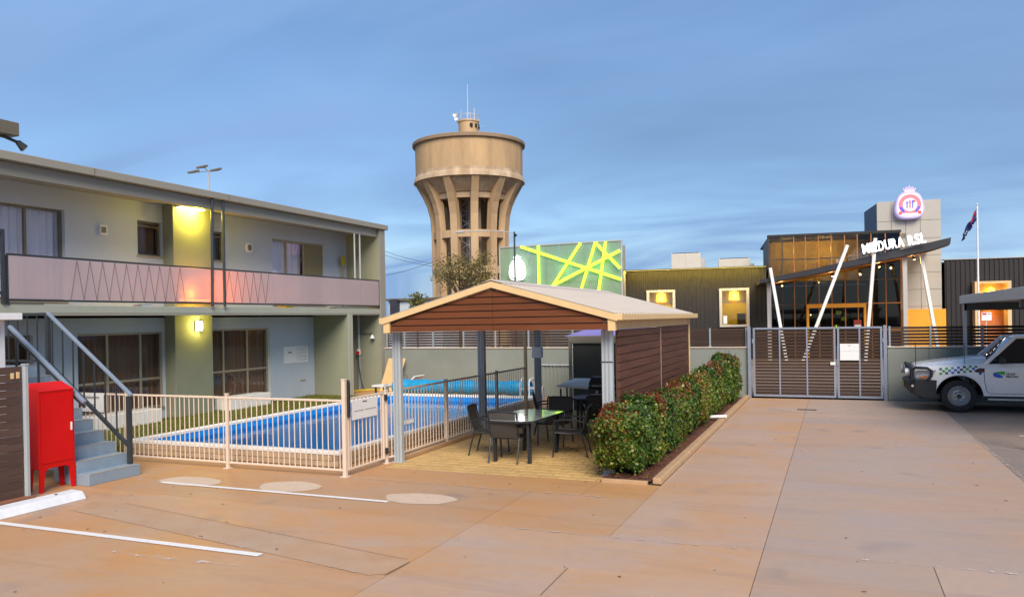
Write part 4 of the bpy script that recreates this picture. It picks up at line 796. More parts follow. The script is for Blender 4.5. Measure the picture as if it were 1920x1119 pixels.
def table(loc, rz, L_, W_, label, glass):
    t = thing('patio_table', label, 'table', loc, rz, 'tables in the shelter', local=True); c = .16
    oc = [(-W_/2, -L_/2+c), (-W_/2+c, -L_/2), (W_/2-c, -L_/2), (W_/2, -L_/2+c), (W_/2, L_/2-c), (W_/2-c, L_/2), (-W_/2+c, L_/2), (-W_/2, L_/2-c)]
    MB().prism([(x, y, .722) for x, y in oc], (0, 0, .008)).build('table_top', glass, t, bev=.002)
    for i in range(8): a, b_ = oc[i], oc[(i+1) % 8]; MB().bar((a[0]*.985, a[1]*.985, .708), (b_[0]*.985, b_[1]*.985, .708), .03, .025).build('rim', M_TUBE, t)
    for sx_ in (-1, 1):
        for sy in (-1, 1): MB().prism([(sx_*(W_/2-.10), sy*(L_/2-.28), 0), (sx_*(W_/2-.10), sy*(L_/2-.20), 0), (sx_*(W_/2-.10), sy*(L_/2-.16), .70), (sx_*(W_/2-.10), sy*(L_/2-.26), .70)], (-sx_*.045, 0, 0)).build('leg', M_TUBE, t, bev=.004)
    for sy in (-1, 1): MB().box(-W_/2+.12, sy*(L_/2-.22)-.012, .60, W_/2-.12, sy*(L_/2-.22)+.012, .65).build('cross_bar', M_TUBE, t)
    MB().lathe([(.026, .731), (.034, .731), (.034, .734), (.026, .734)], (0, 0, 0), 16, close=True).build('umbrella_ring', M_DARK, t)
    return t
M_TGL = mat('table_glass', (.26, .27, .27), .10, .03, 3, spec=.8, coat=.5)
table((-5.0, 12.6, .003), rad(-3), 1.65, .88, 'glass topped dining table with clipped corners under the shelter', M_TGL)
table((-4.75, 15.85, .003), rad(8), .9, .85, 'small dark table behind the glass dining table', mat('dark_table', (.03, .045, .06), .25, .05, 5))
# ------------------------------------------------------------------ boundary wall, slat fence, gate
bw = thing('boundary_wall', 'grey rendered boundary wall behind the pool and shelter', 'wall', (-8, 23.6, 0))
MB().box(-14.7, 23.6, 0, -2.36, 23.78, 1.45).build('render', M_WALLB, bw, bev=.01); MB().box(-14.7, 23.57, 1.45, -2.36, 23.81, 1.475).build('capping', M_FENCE, bw)
bw2 = thing('boundary_wall', 'grey rendered boundary wall right of the gate behind the white utility', 'wall', (6, 23.6, 0))
MB().box(1.3, 23.6, 0, 14, 23.78, 1.45).build('render', M_WALLB, bw2, bev=.01); MB().box(1.3, 23.57, 1.45, 14, 23.81, 1.475).build('capping', M_FENCE, bw2)
for x in (2.3,): MB().box(x, 23.595, 0, x+.012, 23.605, 1.45).build('joint', M_CHAR, bw2)
def slatfence(xs, label):
    t = thing('slat_fence', label, 'fence', (xs[0], 23.7, 1.475), group='slat screens on the boundary wall')
    for x in xs: MB().box(x-.025, 23.63, 1.476, x+.025, 23.68, 2.03).build('post', M_BLUEST, t, bev=.003); MB().box(x-.045, 23.61, 1.476, x+.045, 23.70, 1.49).build('foot', M_LATT, t)
    for a, c in zip(xs[:-1], xs[1:]):
        for k in range(6): MB().box(a+.004, 23.685, 1.51+k*.087, c-.004, 23.71, 1.51+k*.087+.066).build('slat', M_TIMBG, t, bev=.003)
slatfence([-14.62, -13.91, -12.78, -11.62, -10.44, -9.26, -7.75, -6.3, -4.87, -3.46, -2.42], 'brown horizontal slat screen on top of the wall behind the pool')
slatfence([1.36, 2.35, 3.56, 5.0, 6.5, 8., 9.5, 11], 'brown horizontal slat screen on top of the wall behind the white utility')
M_GATEF = mat('gate_frame', (.24, .27, .34), .4, .08, 8, metal=.2)
def gate(x0, x1, verts_, label, side):
    t = thing('slat_gate', label, 'gate', ((x0+x1)/2, 23.5, 0), group='driveway gate leaves'); w = .055
    b = MB(); b.box(x0, 23.48, .05, x0+w, 23.53, 2.03); b.box(x1-w, 23.48, .05, x1, 23.53, 2.03); b.box(x0+w, 23.48, 1.975, x1-w, 23.53, 2.03); b.box(x0+w, 23.48, .05, x1-w, 23.53, .11); b.build('frame', M_GATEF, t, bev=.004)
    for x in verts_: MB().box(x-.022, 23.475, .11, x+.022, 23.505, 1.975).build('upright', M_GATEF, t, bev=.003)
    z = .12; k = 0
    while z < 1.94: MB().box(x0+w, 23.507, z, x1-w, 23.527, z+.070).build('slat', M_TIMBG, t, bev=.003); z += .0905; k += 1
    for z_ in (.35, 1.65):
        xh = x0 if side < 0 else x1; MB().cyl((xh+side*.01, 23.47, z_-.06), (xh+side*.01, 23.47, z_+.06), .02, n=8).build('hinge', M_GATEF, t)
    return t
g1 = gate(-2.22, -.01, [-1.49, -.76], 'wide left leaf of the brown slatted driveway gate', -1); g2 = gate(.03, 1.17, [.6], 'narrow right leaf of the brown slatted driveway gate with white panel', 1)
pn = MB().box(.1, 23.46, 1.1, .585, 23.474, 1.56).build('notice_plate', M_WHITE, g2, bev=.003); MB().box(.3, 23.457, 1.50, .38, 23.459, 1.515).build('slot', M_INK, pn); MB().box(.1, 23.457, 1.35, .585, 23.459, 1.355).build('seam', M_INKG, pn)
MB().box(.02, 23.44, .95, .07, 23.479, 1.5).build('lock_bar', M_GATEF, g2, bev=.004); MB().box(-.15, 23.45, .97, -.02, 23.478, 1.05).build('lock_plate', M_COPE, g1)
for x0, lb in ((-2.33, 'blue grey steel post at the hedge side of the gate'), (1.24, 'blue grey steel post between the gate and the right wall')):
    tag(MB().box(x0-.045, 23.49, 0, x0+.045, 23.58, 2.06).build('gate_post', M_GATEF, bev=.006), lb, 'post', 'driveway gate posts')

# ------------------------------------------------------------------ carport
cp = thing('carport', 'pale grey steel carport roof above the parked white utility', 'carport', (3.1, 23.2, 0))
M_CPG = mat('carport_grey', (.42, .42, .42), .5, .06, 4)
MB().box(3.0, 15.6, 2.60, 3.08, 23.32, 2.81).build('fascia', M_CPG, cp, bev=.008); MB().box(3.08, 23.26, 2.60, 10, 23.32, 2.81).build('fascia', M_CPG, cp, bev=.008)
MB().grid(lambda u, v: (3.06+u*7, 15.6+v*7.68, 2.80+u*.2+.012*math.sin(u*7*2*math.pi/.3)), 140, 1).build('roof_sheet', M_CPG, cp, smooth=True, thick=.004)
MB().box(3.085, 23.12, 2.42, 9.9, 23.2, 2.60).build('beam', M_CHAR, cp); MB().box(3.085, 16.5, 2.45, 9.9, 16.6, 2.60).build('beam', M_CHAR, cp)
for y_ in (18, 20, 22): MB().box(3.085, y_, 2.62, 9.9, y_+.06, 2.74).build('purlin', M_CPG, cp)
for x, y_ in ((3.1, 23.16), (9.8, 23.16), (9.8, 15.8), (3.1, 15.65)): MB().box(x-.04, y_-.04, 0, x+.04, y_+.04, 2.6).build('post', M_CPG, cp, bev=.005)

# ------------------------------------------------------------------ club across the road (own frame: x along the facade, y away from the viewer)
CA = rad(8); CL = (-7.4218, 44.5673, 0)
def club(name, label, cat, group=None, dx=0, dy=0):
    return thing(name, label, cat, (CL[0]+dx*math.cos(CA)-dy*math.sin(CA), CL[1]+dx*math.sin(CA)+dy*math.cos(CA), 0), CA, group, local=True)
M_CLAD = mat('black_rib_cladding', (.026, .024, .025), .5, .12, 3, spec=.3); M_PANEL = mat('taupe_tower_panel', (.40, .375, .33), .55, .05, 2, rnd=.05); M_ORANGE = mat('orange_paint', (.80, .36, .02), .5, .05, 3)
M_TRIM = mat('pale_window_trim', (.42, .40, .38), .5, .05, 5); M_MULL = mat('dark_mullion', (.05, .04, .03), .4, .1, 5); M_MULLO = mat('orange_mullion', (.36, .13, .02), .4, .1, 5)
M_GOLD = mat('gold_reflection_wall', (.62, .42, .06), .6, .12, 1.5); M_NAVY = mat('dark_interior', (.03, .032, .045), .6, .2, 2)  # gold wall colour stands in for the gold reflections in the upper panes
cb = club('club_building', 'dark ribbed club building with glazed entrance and pale tower across the road', 'building')
def clp0(x, y, z): return (CL[0]+x*math.cos(CA)-y*math.sin(CA), CL[1]+x*math.sin(CA)+y*math.cos(CA), z)
def ribbed(x0, x1, z0, z1, holes=()):
    b = MB(); pitch = .225; n = int((x1-x0)/pitch)
    for i in range(n):
        a = x0+i*pitch; mid = a+pitch/2; segs = [(z0, z1)]
        for h in holes:
            if h[0]-.02 < mid < h[1]+.02: segs = [sg for z_a, z_b in segs for sg in ((z_a, min(z_b, h[2])), (max(z_a, h[3]), z_b)) if sg[1]-sg[0] > .02]
        for za, zb in segs:
            b.box(a, 0, za, a+pitch, .1, zb)
            b.prism([(a+.05, -.001, za), (a+.065, -.045, za), (a+.135, -.045, za), (a+.15, -.001, za)], (0, 0, zb-za))
    return b
HL = [(-2.57, -1.0, 1.7, 3.91), (1.45, 3.02, 1.75, 3.91)]; HR = [(14.14, 15.76, 0, 3.9)]
ribbed(-3.92, 4.1, 0, 5.06, HL).build('rib_cladding', M_CLAD, cb); ribbed(12.86, 26, 0, 5.09, HR).build('rib_cladding', M_CLAD, cb)
MB().box(-3.95, -.08, 5.06, 4.1, .3, 5.1).build('parapet_cap', M_CLAD, cb); MB().box(12.8, -.08, 5.1, 26, .3, 5.14).build('parapet_cap', M_TRIM, cb)
MB().box(-3.92, 2.6, 0, 4.0, 14, 5.0).build('wing_core', M_CLAD, cb); MB().box(12.86, 2.6, 0, 26, 14, 5.0).build('wing_core', M_CLAD, cb)
MB().box(-3.92, .1, 4.9, 4.0, 2.6, 5.0).build('wing_roof', M_CLAD, cb); MB().box(12.86, .1, 4.9, 26, 2.6, 5.0).build('wing_roof', M_CLAD, cb); MB().box(-3.92, .1, 0, -3.8, 2.6, 4.9).build('wing_end', M_CLAD, cb)
MB().box(-3.9, -1.0, 5.02, 4.0, -.09, 5.055).build('assumed_light_shelf', M_DARK, cb); MB().box(-3.8, -.96, 5.005, 3.9, -.92, 5.02).build('assumed_light_strip', mat('assumed_warm_strip', (.9, .7, .3), .4, 0, emit=(1, .72, .16), estr=.8), cb)  # assumed shelf and glowing strip, added for the golden wash on the cladding
al = bpy.data.lights.new('assumed_strip_light', 'AREA'); al.shape = 'RECTANGLE'; al.size = 7.6; al.size_y = .06; al.energy = 120; al.color = (1, .72, .14); ao = bpy.data.objects.new('assumed_strip_light', al); COL.objects.link(ao); ao.location = clp0(.05, -.94, 4.99); ao.rotation_euler = (rad(42), 0, CA)  # area light added under the assumed shelf to wash the upper cladding gold
sc = MB()
for i in range(35): sc.box(-3.87+i*.225+.07, -.05, 4.55, -3.87+i*.225+.10, -.045, 4.60)
stuff(sc.build('rivet_row', M_DARK, cb))
M_PEND = mat('orange_pendant', (.9, .5, .05), .5, 0, emit=(1, .55, .03), estr=3.2); M_YROOM = mat('yellow_room', (.52, .44, .03), .7, .12, 2)
def cwin(x0, x1, z0, z1, zb, lab):
    w = MB(); t_ = .13; w.box(x0-.02, -.16, z0, x0+t_, .12, z1); w.box(x1-t_, -.16, z0, x1+.02, .12, z1); w.box(x0+t_, -.16, z1-t_, x1-t_, .12, z1); w.box(x0+t_, -.16, z0, x1-t_, .12, z0+t_)
    f = w.build('window', M_TRIM, cb, bev=.01, label=lab); MB().box(x0+t_, .02, z0+t_, x1-t_, .03, z1-t_).build('pane', glassmat('club_glass', (.8, .78, .7), .04), f)
    MB().box(x0-.3, 2.2, z0-.3, x1+.6, 2.3, z1+.3).build('room_wall', M_YROOM, f); MB().box(x0+t_, .3, zb, x1-t_, .31, z1-t_).build('blind', M_TRIM, f)
    MB().box(x0+.1, .1, z0-.05, x1-.1, 2.2, z0).build('room_floor', M_NAVY, f); MB().box(x0-.02, .12, z0, x0, 2.2, z1).build('room_side', M_YROOM, f); MB().box(x1, .12, z0, x1+.02, 2.2, z1).build('room_side', M_YROOM, f); MB().box(x0, .12, z1, x1, 2.2, z1+.02).build('room_ceiling', M_YROOM, f)
    cx = (x0+x1)/2; p_ = MB().lathe([(.05, .0), (.24, -.06), (.28, -.5), (.26, -.5), (.22, -.08), (.04, -.02)], (cx, .22, z1-t_-.02), 20, close=True).build('pendant_lamp', M_PEND, f, smooth=True)
    MB().box(x1-.6, 1.2, z0, x1-.15, 1.6, z0+.75).build('cabinet', M_NAVY, f)
    MB().box(x0+t_+.06, .015, z0+t_+.06, x0+t_+.26, .018, z0+t_+.5).build('notice', M_WHITE, f)
    return cx, z1
def clp(x, y, z): return (CL[0]+x*math.cos(CA)-y*math.sin(CA), CL[1]+x*math.sin(CA)+y*math.cos(CA), z)
for a in ((-2.57, -1.0, 1.7, 3.91, 3.05, 'pale framed window with an orange pendant, partly behind the shelter roof'), (1.45, 3.02, 1.75, 3.91, 3.08, 'pale framed window with an orange pendant left of the entrance')):
    cx, z1 = cwin(*a); point('pendant_light', clp(cx, 1.2, 3.3), 26, (1, .72, .25), .15)
# right wing doorway with glowing surround
dw = MB(); dw.box(14.12, -.5, 0, 14.3, .1, 3.92); dw.box(15.6, -.5, 0, 15.78, .1, 3.92); dw.box(14.3, -.5, 3.8, 15.6, .1, 3.92); dwo = dw.build('doorway', M_CREAM, cb, label='lit cream doorway right of the pale tower')
MB().box(14.3, .12, 0, 15.6, .16, 2.5).build('door', mat('rust_door', (.42, .13, .03), .5, .1, 3), dwo); MB().box(14.3, .1, 2.5, 15.6, .16, 3.8).build('panel', M_CREAM, dwo); MB().box(14.3, -.45, 2.45, 15.6, .1, 2.55).build('lintel', M_CLAD, dwo)
MB().lathe([(.03, 0), (.16, -.08), (.19, -.36), (.16, -.36), (.02, -.03)], (14.95, -.15, 3.62), 16, close=True).build('pendant_lamp', M_PEND, dwo, smooth=True); point('doorway_light', clp(14.95, -.3, 3.2), 16, (1, .62, .12), .1)
point('doorway_light', clp(14.95, -.25, 2.3), 8, (1, .6, .12), .1)
# glazed entrance hall
XS = [4.11, 4.81, 5.42, 6.02, 6.68, 7.33, 8.0, 8.64, 9.32, 10.02, 10.75]; ZS = [0, 1.5, 2.92, 4.18, 5.40, 6.66]
gh = MB().box(4.11, .35, 6.62, 10.75, 8, 6.72).build('hall_roof', M_CLAD, cb); MB().box(4.11, 5, 0, 10.75, 5.1, 4.1).build('hall_back_wall', M_NAVY, cb); MB().box(4.11, 2.6, 4.2, 10.75, 2.7, 6.6).build('upper_back_wall', M_GOLD, cb)
MB().box(4.2, .3, 4.12, 10.7, 5, 4.22).build('hall_floor', M_NAVY, cb); MB().box(4.11, .2, 0, 4.16, 5, 6.6).build('hall_side', M_CLAD, cb); MB().box(10.7, .2, 0, 10.75, 5, 6.6).build('hall_side', M_CLAD, cb)
M_BG = glassmat('bronze_glass', (.52, .48, .42), .035, .03); M_BGD = glassmat('navy_glass', (.30, .31, .36), .03, .03)
for x in XS: MB().box(x-.025, -.03, 0, x+.025, .07, 6.62).build('mullion', M_MULL if x < 5 else M_MULLO, cb)
for i, z in enumerate(ZS[1:]):
    for a, c in zip(XS[:-1], XS[1:]):
        if z < 2.9 and 6 < (a+c)/2 < 9.4: continue
        MB().box(a+.026, -.025, z-.03, c-.026, .065, z+.03).build('transom', M_MULL if z > 4 or a < 6 else M_MULLO, cb)
for a, c in zip(XS[:-1], XS[1:]):
    for z0, z1 in zip(ZS[:-1], ZS[1:]):
        if z1 < 2.95 and 6 < (a+c)/2 < 9.3: continue
        MB().box(a+.026, .01, z0+.03, c-.026, .02, z1-.03).build('pane', M_BG if z0 > 4 and a < 8.5 else M_BGD, cb)
MB().box(4.05, -.05, 6.66, 10.8, .35, 6.78).build('hall_cap', M_CLAD, cb)
ef = MB(); ef.box(6.02, -.12, 0, 6.14, .1, 2.93); ef.box(8.9, -.12, 0, 9.02, .1, 2.93); ef.box(6.14, -.12, 2.72, 8.9, .1, 2.93); efo = ef.build('entrance_frame', M_ORANGE, cb)
for a, c in ((6.14, 7.5), (7.52, 8.9)): MB().box(a+.03, .02, .02, c, .03, 2.7).build('glass_door', M_BGD, efo)
MB().box(8.39, -.1, 1.65, 8.78, -.08, 2.05).build('door_poster', mat('red_poster', (.28, .03, .02), .6, .3, 9), efo); MB().box(8.43, -.105, 1.68, 8.74, -.101, 1.78).build('poster_print', M_WHITE, efo)
M_EXIT = mat('green_exit_sign', (.1, .2, .02), .5, 0, emit=(.45, .55, .05), estr=.6)
for x, z in ((7.9, 2.35), (8.15, 2.0), (7.75, 1.55)): MB().box(x, 2.5, z, x+.28, 2.53, z+.2).build('lit_panel', M_EXIT, efo)
for x, y_, z, e in ((5.2, 1.4, 6.0, 50), (7.2, 1.4, 6.0, 66), (8.8, 1.4, 6.0, 10), (7.2, 2.2, 3.6, 18), (5.2, 2, 3.5, 9)): point('added_hall_light', clp(x, y_, z), e, (1, .72, .22), .15)  # unseen lights added so the gold wall shines through the panes
M_BULB = mat('warm_bulb', (1, .8, .4), .4, 0, emit=(1, .72, .2), estr=9.)
for x, y_, z in ((6.4, 1.5, 2.35), (7.7, 2.8, 3.8)): MB().lathe([(0, .06), (.06, 0), (0, -.06)], (x, y_, z), 10).build('hall_bulb', M_BULB, cb, smooth=True)
# tower
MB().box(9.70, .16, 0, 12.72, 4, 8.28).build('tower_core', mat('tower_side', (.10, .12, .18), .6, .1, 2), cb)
tx = [9.64, 10.35, 11.05, 11.75, 12.74]; tz = [0, .9, 1.8, 2.7, 3.6, 4.5, 5.4, 6.3, 7.25, 8.32]
for a, c in zip(tx[:-1], tx[1:]):
    for z0, z1 in zip(tz[:-1], tz[1:]):
        if a < 10.7 and z1 < 6.7: continue
        MB().box(max(a, 9.64)+.008, .09, z0+.008, c-.008, .15, z1-.008).build('tower_panel', M_PANEL, cb, bev=.004)
MB().box(10.82, .09, 0, 11.04, .15, 6.6).build('tower_panel', M_PANEL, cb)
MB().box(10.78, -.14, 0, 12.86, .085, 2.55).build('orange_base', M_ORANGE, cb, bev=.01)
for x0, x1, z1, nm in ((-1.39, .39, 6.27, 'taller cream rooftop air conditioning unit on the dark club roof'), (1.44, 3.3, 5.84, 'lower cream rooftop air conditioning unit nearer the club entrance')):
    u = club('roof_unit', nm, 'air conditioner', 'rooftop units'); MB().box(x0, 4, 4.99, x1, 5.6, z1).build('casing', mat('cream_casing', (.58, .54, .46), .5, .06, 3), u, bev=.02); MB().box((x0+x1)/2-.005, 3.992, 5.02, (x0+x1)/2+.005, 3.998, z1-.04).build('seam', M_FASC, u); MB().box(x0+.1, 4.1, z1, x1-.1, 5.5, z1+.05).build('lid', M_CHAR, u)
    MB().box(x1, 4.3, 5.0, x1+.25, 5.2, z1-.3).build('condenser', M_CPG, u)
# canopy
cy = club('entrance_canopy', 'upswept dark blade canopy on leaning white columns over the club entrance', 'canopy')
M_BLADE = mat('black_blade', (.03, .03, .034), .4, .1, 3, metal=.3); M_SOFO = mat('orange_timber_soffit', (.34, .125, .025), .45, .15, 3, stretch=(.3, 3, 1))
TOP = [(3.36, 4.16), (5.5, 4.56), (7.79, 5.02), (10, 5.47), (12.12, 5.93)]; BOT = [(12.08, 5.60), (11.3, 5.36), (10, 5.1), (7.78, 4.70), (5.5, 4.28), (3.9, 4.03), (3.4, 4.0)]
MB().prism([(x, -4.0, z) for x, z in TOP+BOT], (0, 3.9, 0)).build('blade', M_BLADE, cy, bev=.01)
for (x0, z0), (x1, z1) in zip(BOT[:-1], BOT[1:]):
    if x1 > 3.5: MB().prism([(x0, -3.85, z0-.004), (x1, -3.85, z1-.004), (x1, -3.85, z1-.05), (x0, -3.85, z0-.05)], (0, 3.7, 0)).build('soffit_board', M_SOFO, cy)
for (xa, za), (xb, zb_), y_ in (((3.9, 4.75), (4.61, 0), -4.12), ((7.51, 5.74), (5.35, 0), -4.12), ((8.77, 6.02), (8.24, 0), -4.12), ((11.0, 5.2), (11.77, 0), -3.2)):
    MB().bar((xb, y_, 0), (xa, y_+.0, za), .15, .15, (0, 1, 0)).build('leaning_column', M_COPE, cy, bev=.01)
for x, z in ((3.86, 4.05), (10.18, 5.08)): MB().box(x-.1, -3.6, 0, x+.1, -3.4, z).build('column', M_TRIM, cy, bev=.01)
for x, z in ((4.55, 4.02), (7.0, 4.45), (9.2, 4.85), (10.8, 5.15)):
    d_ = MB().cyl((x, -2.6, z), (x+.02, -2.62, z-.14), .06, .075, 12).build('downlight', M_DARK, cy); MB().cyl((x+.02, -2.62, z-.141), (x+.021, -2.621, z-.145), .045, n=12).build('lens', M_BULB, d_); point('downlight_light', clp(x, -2.6, z-.25), 14, (1, .62, .2), .06)
# illuminated lettering along the blade
sgn = club('lit_lettering', 'glowing white letters reading along the top of the dark canopy', 'sign')
M_LETTER = mat('lit_letter', (1, 1, 1), .4, 0, emit=(1, .97, 1), estr=1.5)
ang = math.atan2(.45, 2.8); xcur = 0.; word = 'MILDURA RSL'; Wd = {'M': .36, 'I': .13, 'L': .24, 'D': .30, 'U': .30, 'R': .29, 'A': .31, ' ': .17, 'S': .28}
tot = sum(Wd[c] for c in word); k_ = 2.86/tot
for c in word:
    if c != ' ':
        me = textmesh(c, .66, .05, .004); me.materials.append(M_LETTER)
        zs_ = [v.co for v in me.vertices]; mnx = min(v.x for v in zs_); mxx = max(v.x for v in zs_); sc_ = (Wd[c]*k_*.80)/(mxx-mnx)
        for v in me.vertices: v.co.x = (v.co.x-mnx)*sc_
        o = bpy.data.objects.new('letter', me); COL.objects.link(o); o.parent = sgn; d_ = xcur*k_
        o.location = (8.2+d_*math.cos(ang), -4.27, 5.28+d_*math.sin(ang)); o.rotation_euler = (rad(90), -ang, 0)
    xcur += Wd[c]
MB().bar((8.15, -4.24, 5.22), (11.05, -4.24, 5.68), .04, .04).build('sign_rail', M_DARK, sgn)
point('letter_glow', clp(9.6, -4.3, 5.7), 10, (1, .93, 1), .6)
# crest on the tower
def badge(x, z, w, h, n=44):
    P = []
    for i in range(n):
        t = 2*math.pi*i/n; c_, s_ = math.cos(t), math.sin(t); r = (abs(c_)**3.2+abs(s_)**3.2)**(-1/3.2); px, pz = c_*r, s_*r; px *= (1.0 if pz < -.2 else 1-.17*(pz+.2)); P.append((x+px*w/2, z+pz*h/2))
    return P
cr_ = club('tower_crest', 'glowing pink and white crest badge with crown on top of the tower', 'sign')
M_CRW = mat('crest_white', (.6, .52, .6), .4, 0, emit=(1, .82, .95), estr=.18); M_CRP = mat('crest_pink', (.75, .16, .2), .4, 0, emit=(1, .25, .28), estr=.16); M_CRB = mat('crest_blue', (.03, .08, .6), .4, 0, emit=(.05, .14, 1), estr=.2); M_CRR = mat('crest_red', (.7, .06, .02), .4, 0, emit=(1, .1, .03), estr=.2); M_CRL = mat('crest_lilac', (.42, .36, .6), .4, 0, emit=(.6, .5, .95), estr=.14)
CX_, CZ_ = 11.17, 8.02
MB().prism([(x, -.30, z) for x, z in badge(CX_, CZ_, 1.42, 1.42)], (0, .36, 0)).build('shield', M_CRL, cr_, bev=.03); MB().prism([(x, -.325, z) for x, z in badge(CX_, CZ_, 1.26, 1.26)], (0, .02, 0)).build('shield_face', M_CRW, cr_)
disc = lambda r, y, n=32: [(CX_+r*math.cos(2*math.pi*i/n), y, CZ_+.02+r*math.sin(2*math.pi*i/n)) for i in range(n)]
MB().prism(disc(.54, -.34), (0, .012, 0)).build('ring', M_CRP, cr_); MB().prism(disc(.35, -.355), (0, .012, 0)).build('disc', M_CRW, cr_)
for x, m_, h_ in ((-.14, M_CRB, .34), (0, M_CRR, .42), (.13, M_CRB, .42)): MB().box(CX_+x-.025, -.37, CZ_-.16, CX_+x+.025, -.358, CZ_-.16+h_).build('stroke', m_, cr_)
MB().box(CX_-.2, -.372, CZ_+.12, CX_+.2, -.371, CZ_+.155).build('bar', M_CRB, cr_); MB().box(CX_+.15, -.37, CZ_+.14, CX_+.26, -.36, CZ_+.24).build('mark', M_CRR, cr_)
for sg_ in (-1, 1):
    MB().bar((CX_+sg_*.46, -.36, CZ_-.08), (CX_+sg_*.28, -.36, CZ_-.36), .012, .1, (1, 0, 0)).build('ribbon', M_CRB, cr_); MB().box(CX_+sg_*.46-.07, -.345, CZ_-.47, CX_+sg_*.46+.07, -.335, CZ_-.33).build('leaf', M_CRR, cr_)
MB().box(CX_-.36, -.35, CZ_-.56, CX_+.36, -.34, CZ_-.42).build('scroll', M_CRW, cr_)
cw = [(-.26, .70), (.26, .70), (.33, .93), (.22, .86), (.16, 1.0), (.06, .92), (0, 1.08), (-.06, .92), (-.16, 1.0), (-.22, .86), (-.33, .93)]
MB().prism([(CX_+a, -.26, CZ_+b_) for a, b_ in cw], (0, .14, 0)).build('crown', M_CRL, cr_); MB().box(CX_-.24, -.28, CZ_+.71, CX_+.24, -.262, CZ_+.78).build('crown_band', M_CRW, cr_)
MB().box(CX_-.03, -.2, CZ_+.65, CX_+.03, -.14, CZ_+.72).build('crown_stem', M_CRL, cr_)
# flag pole
fp = club('flagpole', 'white flagpole with a limp dark blue flag in front of the right club wing', 'flag')
MB().cyl((13.54, -3, 0), (13.54, -3, 7.5), .055, .035, 12).build('pole', M_WHITE, fp, smooth=True); MB().lathe([(0, .07), (.07, 0), (0, -.07)], (13.54, -3, 7.55), 12).build('finial', M_WHITE, fp, smooth=True)
M_FLAG = mat('navy_flag', (.015, .02, .12), .8, .1, 4); M_FLR = mat('flag_red', (.42, .02, .04), .8, .1, 4)
def fl(u, v): x = 13.5-u*.62-.02*math.sin(v*9)*u; return (x, -3+.10*math.sin(u*11+v*3)*(.3+u)+.04*math.sin(v*14), 7.3-v*.55*(1-.35*u)-u*1.15+.05*math.sin(u*13))
MB().grid(fl, 24, 8).build('flag_cloth', M_FLAG, fp, smooth=True); MB().grid(lambda u, v: (lambda p: (p[0], p[1]-.012, p[2]))(fl(u*.42, v*.28+.02)), 10, 3).build('flag_canton', M_FLR, fp, smooth=True)
for u, v in ((.72, .5), (.85, .3), (.85, .72), (.3, .75)):
    p_ = fl(u, v); MB().prism([(p_[0]+.035*math.cos(a)*(1 if i % 2 else .5), p_[1]-.03, p_[2]+.035*math.sin(a)*(1 if i % 2 else .5)) for i, a in enumerate([math.pi*j/5 for j in range(10)])], (0, .004, 0)).build('flag_star', M_WHITE, fp)
rs = club('roadside_notice', 'small white notice with red heading on a post before the right club wing', 'sign')
MB().box(13.54, -4, 0, 13.58, -3.96, 2.0).build('post', M_LATT, rs); MB().box(13.36, -4.03, 1.95, 13.78, -4.005, 2.33).build('board', M_WHITE, rs); MB().box(13.39, -4.04, 2.22, 13.57, -4.032, 2.3).build('heading', mat('notice_red', (.55, .02, .05), .5, 0), rs); MB().box(13.63, -4.04, 2.24, 13.74, -4.032, 2.28).build('print', M_INKG, rs)
tag(MB().box(-7.0, 0, 0, 0, 0, 0).build('x', None), 'x x x x', 'x') if False else None

# ------------------------------------------------------------------ green lit screen (own frame)
GA = rad(-2); gsn = thing('lit_screen', 'mesh rooftop screen with glowing lime green crossing beams', 'screen', (-14.709, 42.62, 0), GA, local=True)
def meshmat():
    m = bpy.data.materials.new('mesh_panel'); m.use_nodes = True; t = m.node_tree; t.nodes.clear(); L = t.links.new; o = N(t, 'ShaderNodeOutputMaterial'); tr = N(t, 'ShaderNodeBsdfTransparent'); p = N(t, 'ShaderNodeBsdfPrincipled'); p.inputs['Base Color'].default_value = (.24, .36, .23, 1); p.inputs['Roughness'].default_value = .5
    w = N(t, 'ShaderNodeTexNoise'); w.inputs['Scale'].default_value = 2.2; g = N(t, 'ShaderNodeTexCoord'); L(g.outputs['Object'], w.inputs['Vector']); r = N(t, 'ShaderNodeMapRange'); r.inputs[3].default_value = .58; r.inputs[4].default_value = .76; L(w.outputs[0], r.inputs[0])
    mx_ = N(t, 'ShaderNodeMixShader'); L(r.outputs[0], mx_.inputs[0]); L(tr.outputs[0], mx_.inputs[1]); L(p.outputs[0], mx_.inputs[2]); L(mx_.outputs[0], o.inputs[0]); return m
M_MESH = meshmat(); M_LIME = mat('lime_beam', (.5, .85, .05), .4, 0, emit=(.62, 1, .03), estr=1.0)
for i in range(4): MB().box(-3.76+i*1.88, .0, 2.4, -3.76+(i+1)*1.88-.02, .012, 6.66).build('mesh_panel', M_MESH, gsn)
MB().box(-3.8, -.05, 6.66, 3.78, .06, 6.73).build('top_rail', M_TRIM, gsn); MB().box(-3.82, -.04, 0, -3.74, .06, 6.66).build('end_post', M_TRIM, gsn); MB().box(3.70, -.04, 0, 3.78, .06, 6.66).build('end_post', M_TRIM, gsn); MB().box(-3.74, -.03, 2.33, 3.70, .05, 2.4).build('bottom_rail', M_TRIM, gsn)
BE = [((-2.38, 6.66), (3.72, 4.51)), ((-1.24, 6.66), (-1.22, 2.5)), ((1.38, 6.66), (-1.6, 2.6)), ((2.27, 6.66), (.86, 2.5)), ((2.88, 6.66), (2.2, 2.5)), ((2.27, 6.64), (3.70, 5.13)), ((3.72, 6.12), (-3.0, 3.1))]
for i, (a, c) in enumerate(BE): MB().bar((a[0], -.10-.022*i, a[1]), (c[0], -.10-.022*i, c[1]), .02, .15, (a[1]-c[1], 0, c[0]-a[0])).build('lime_beam', M_LIME, gsn)
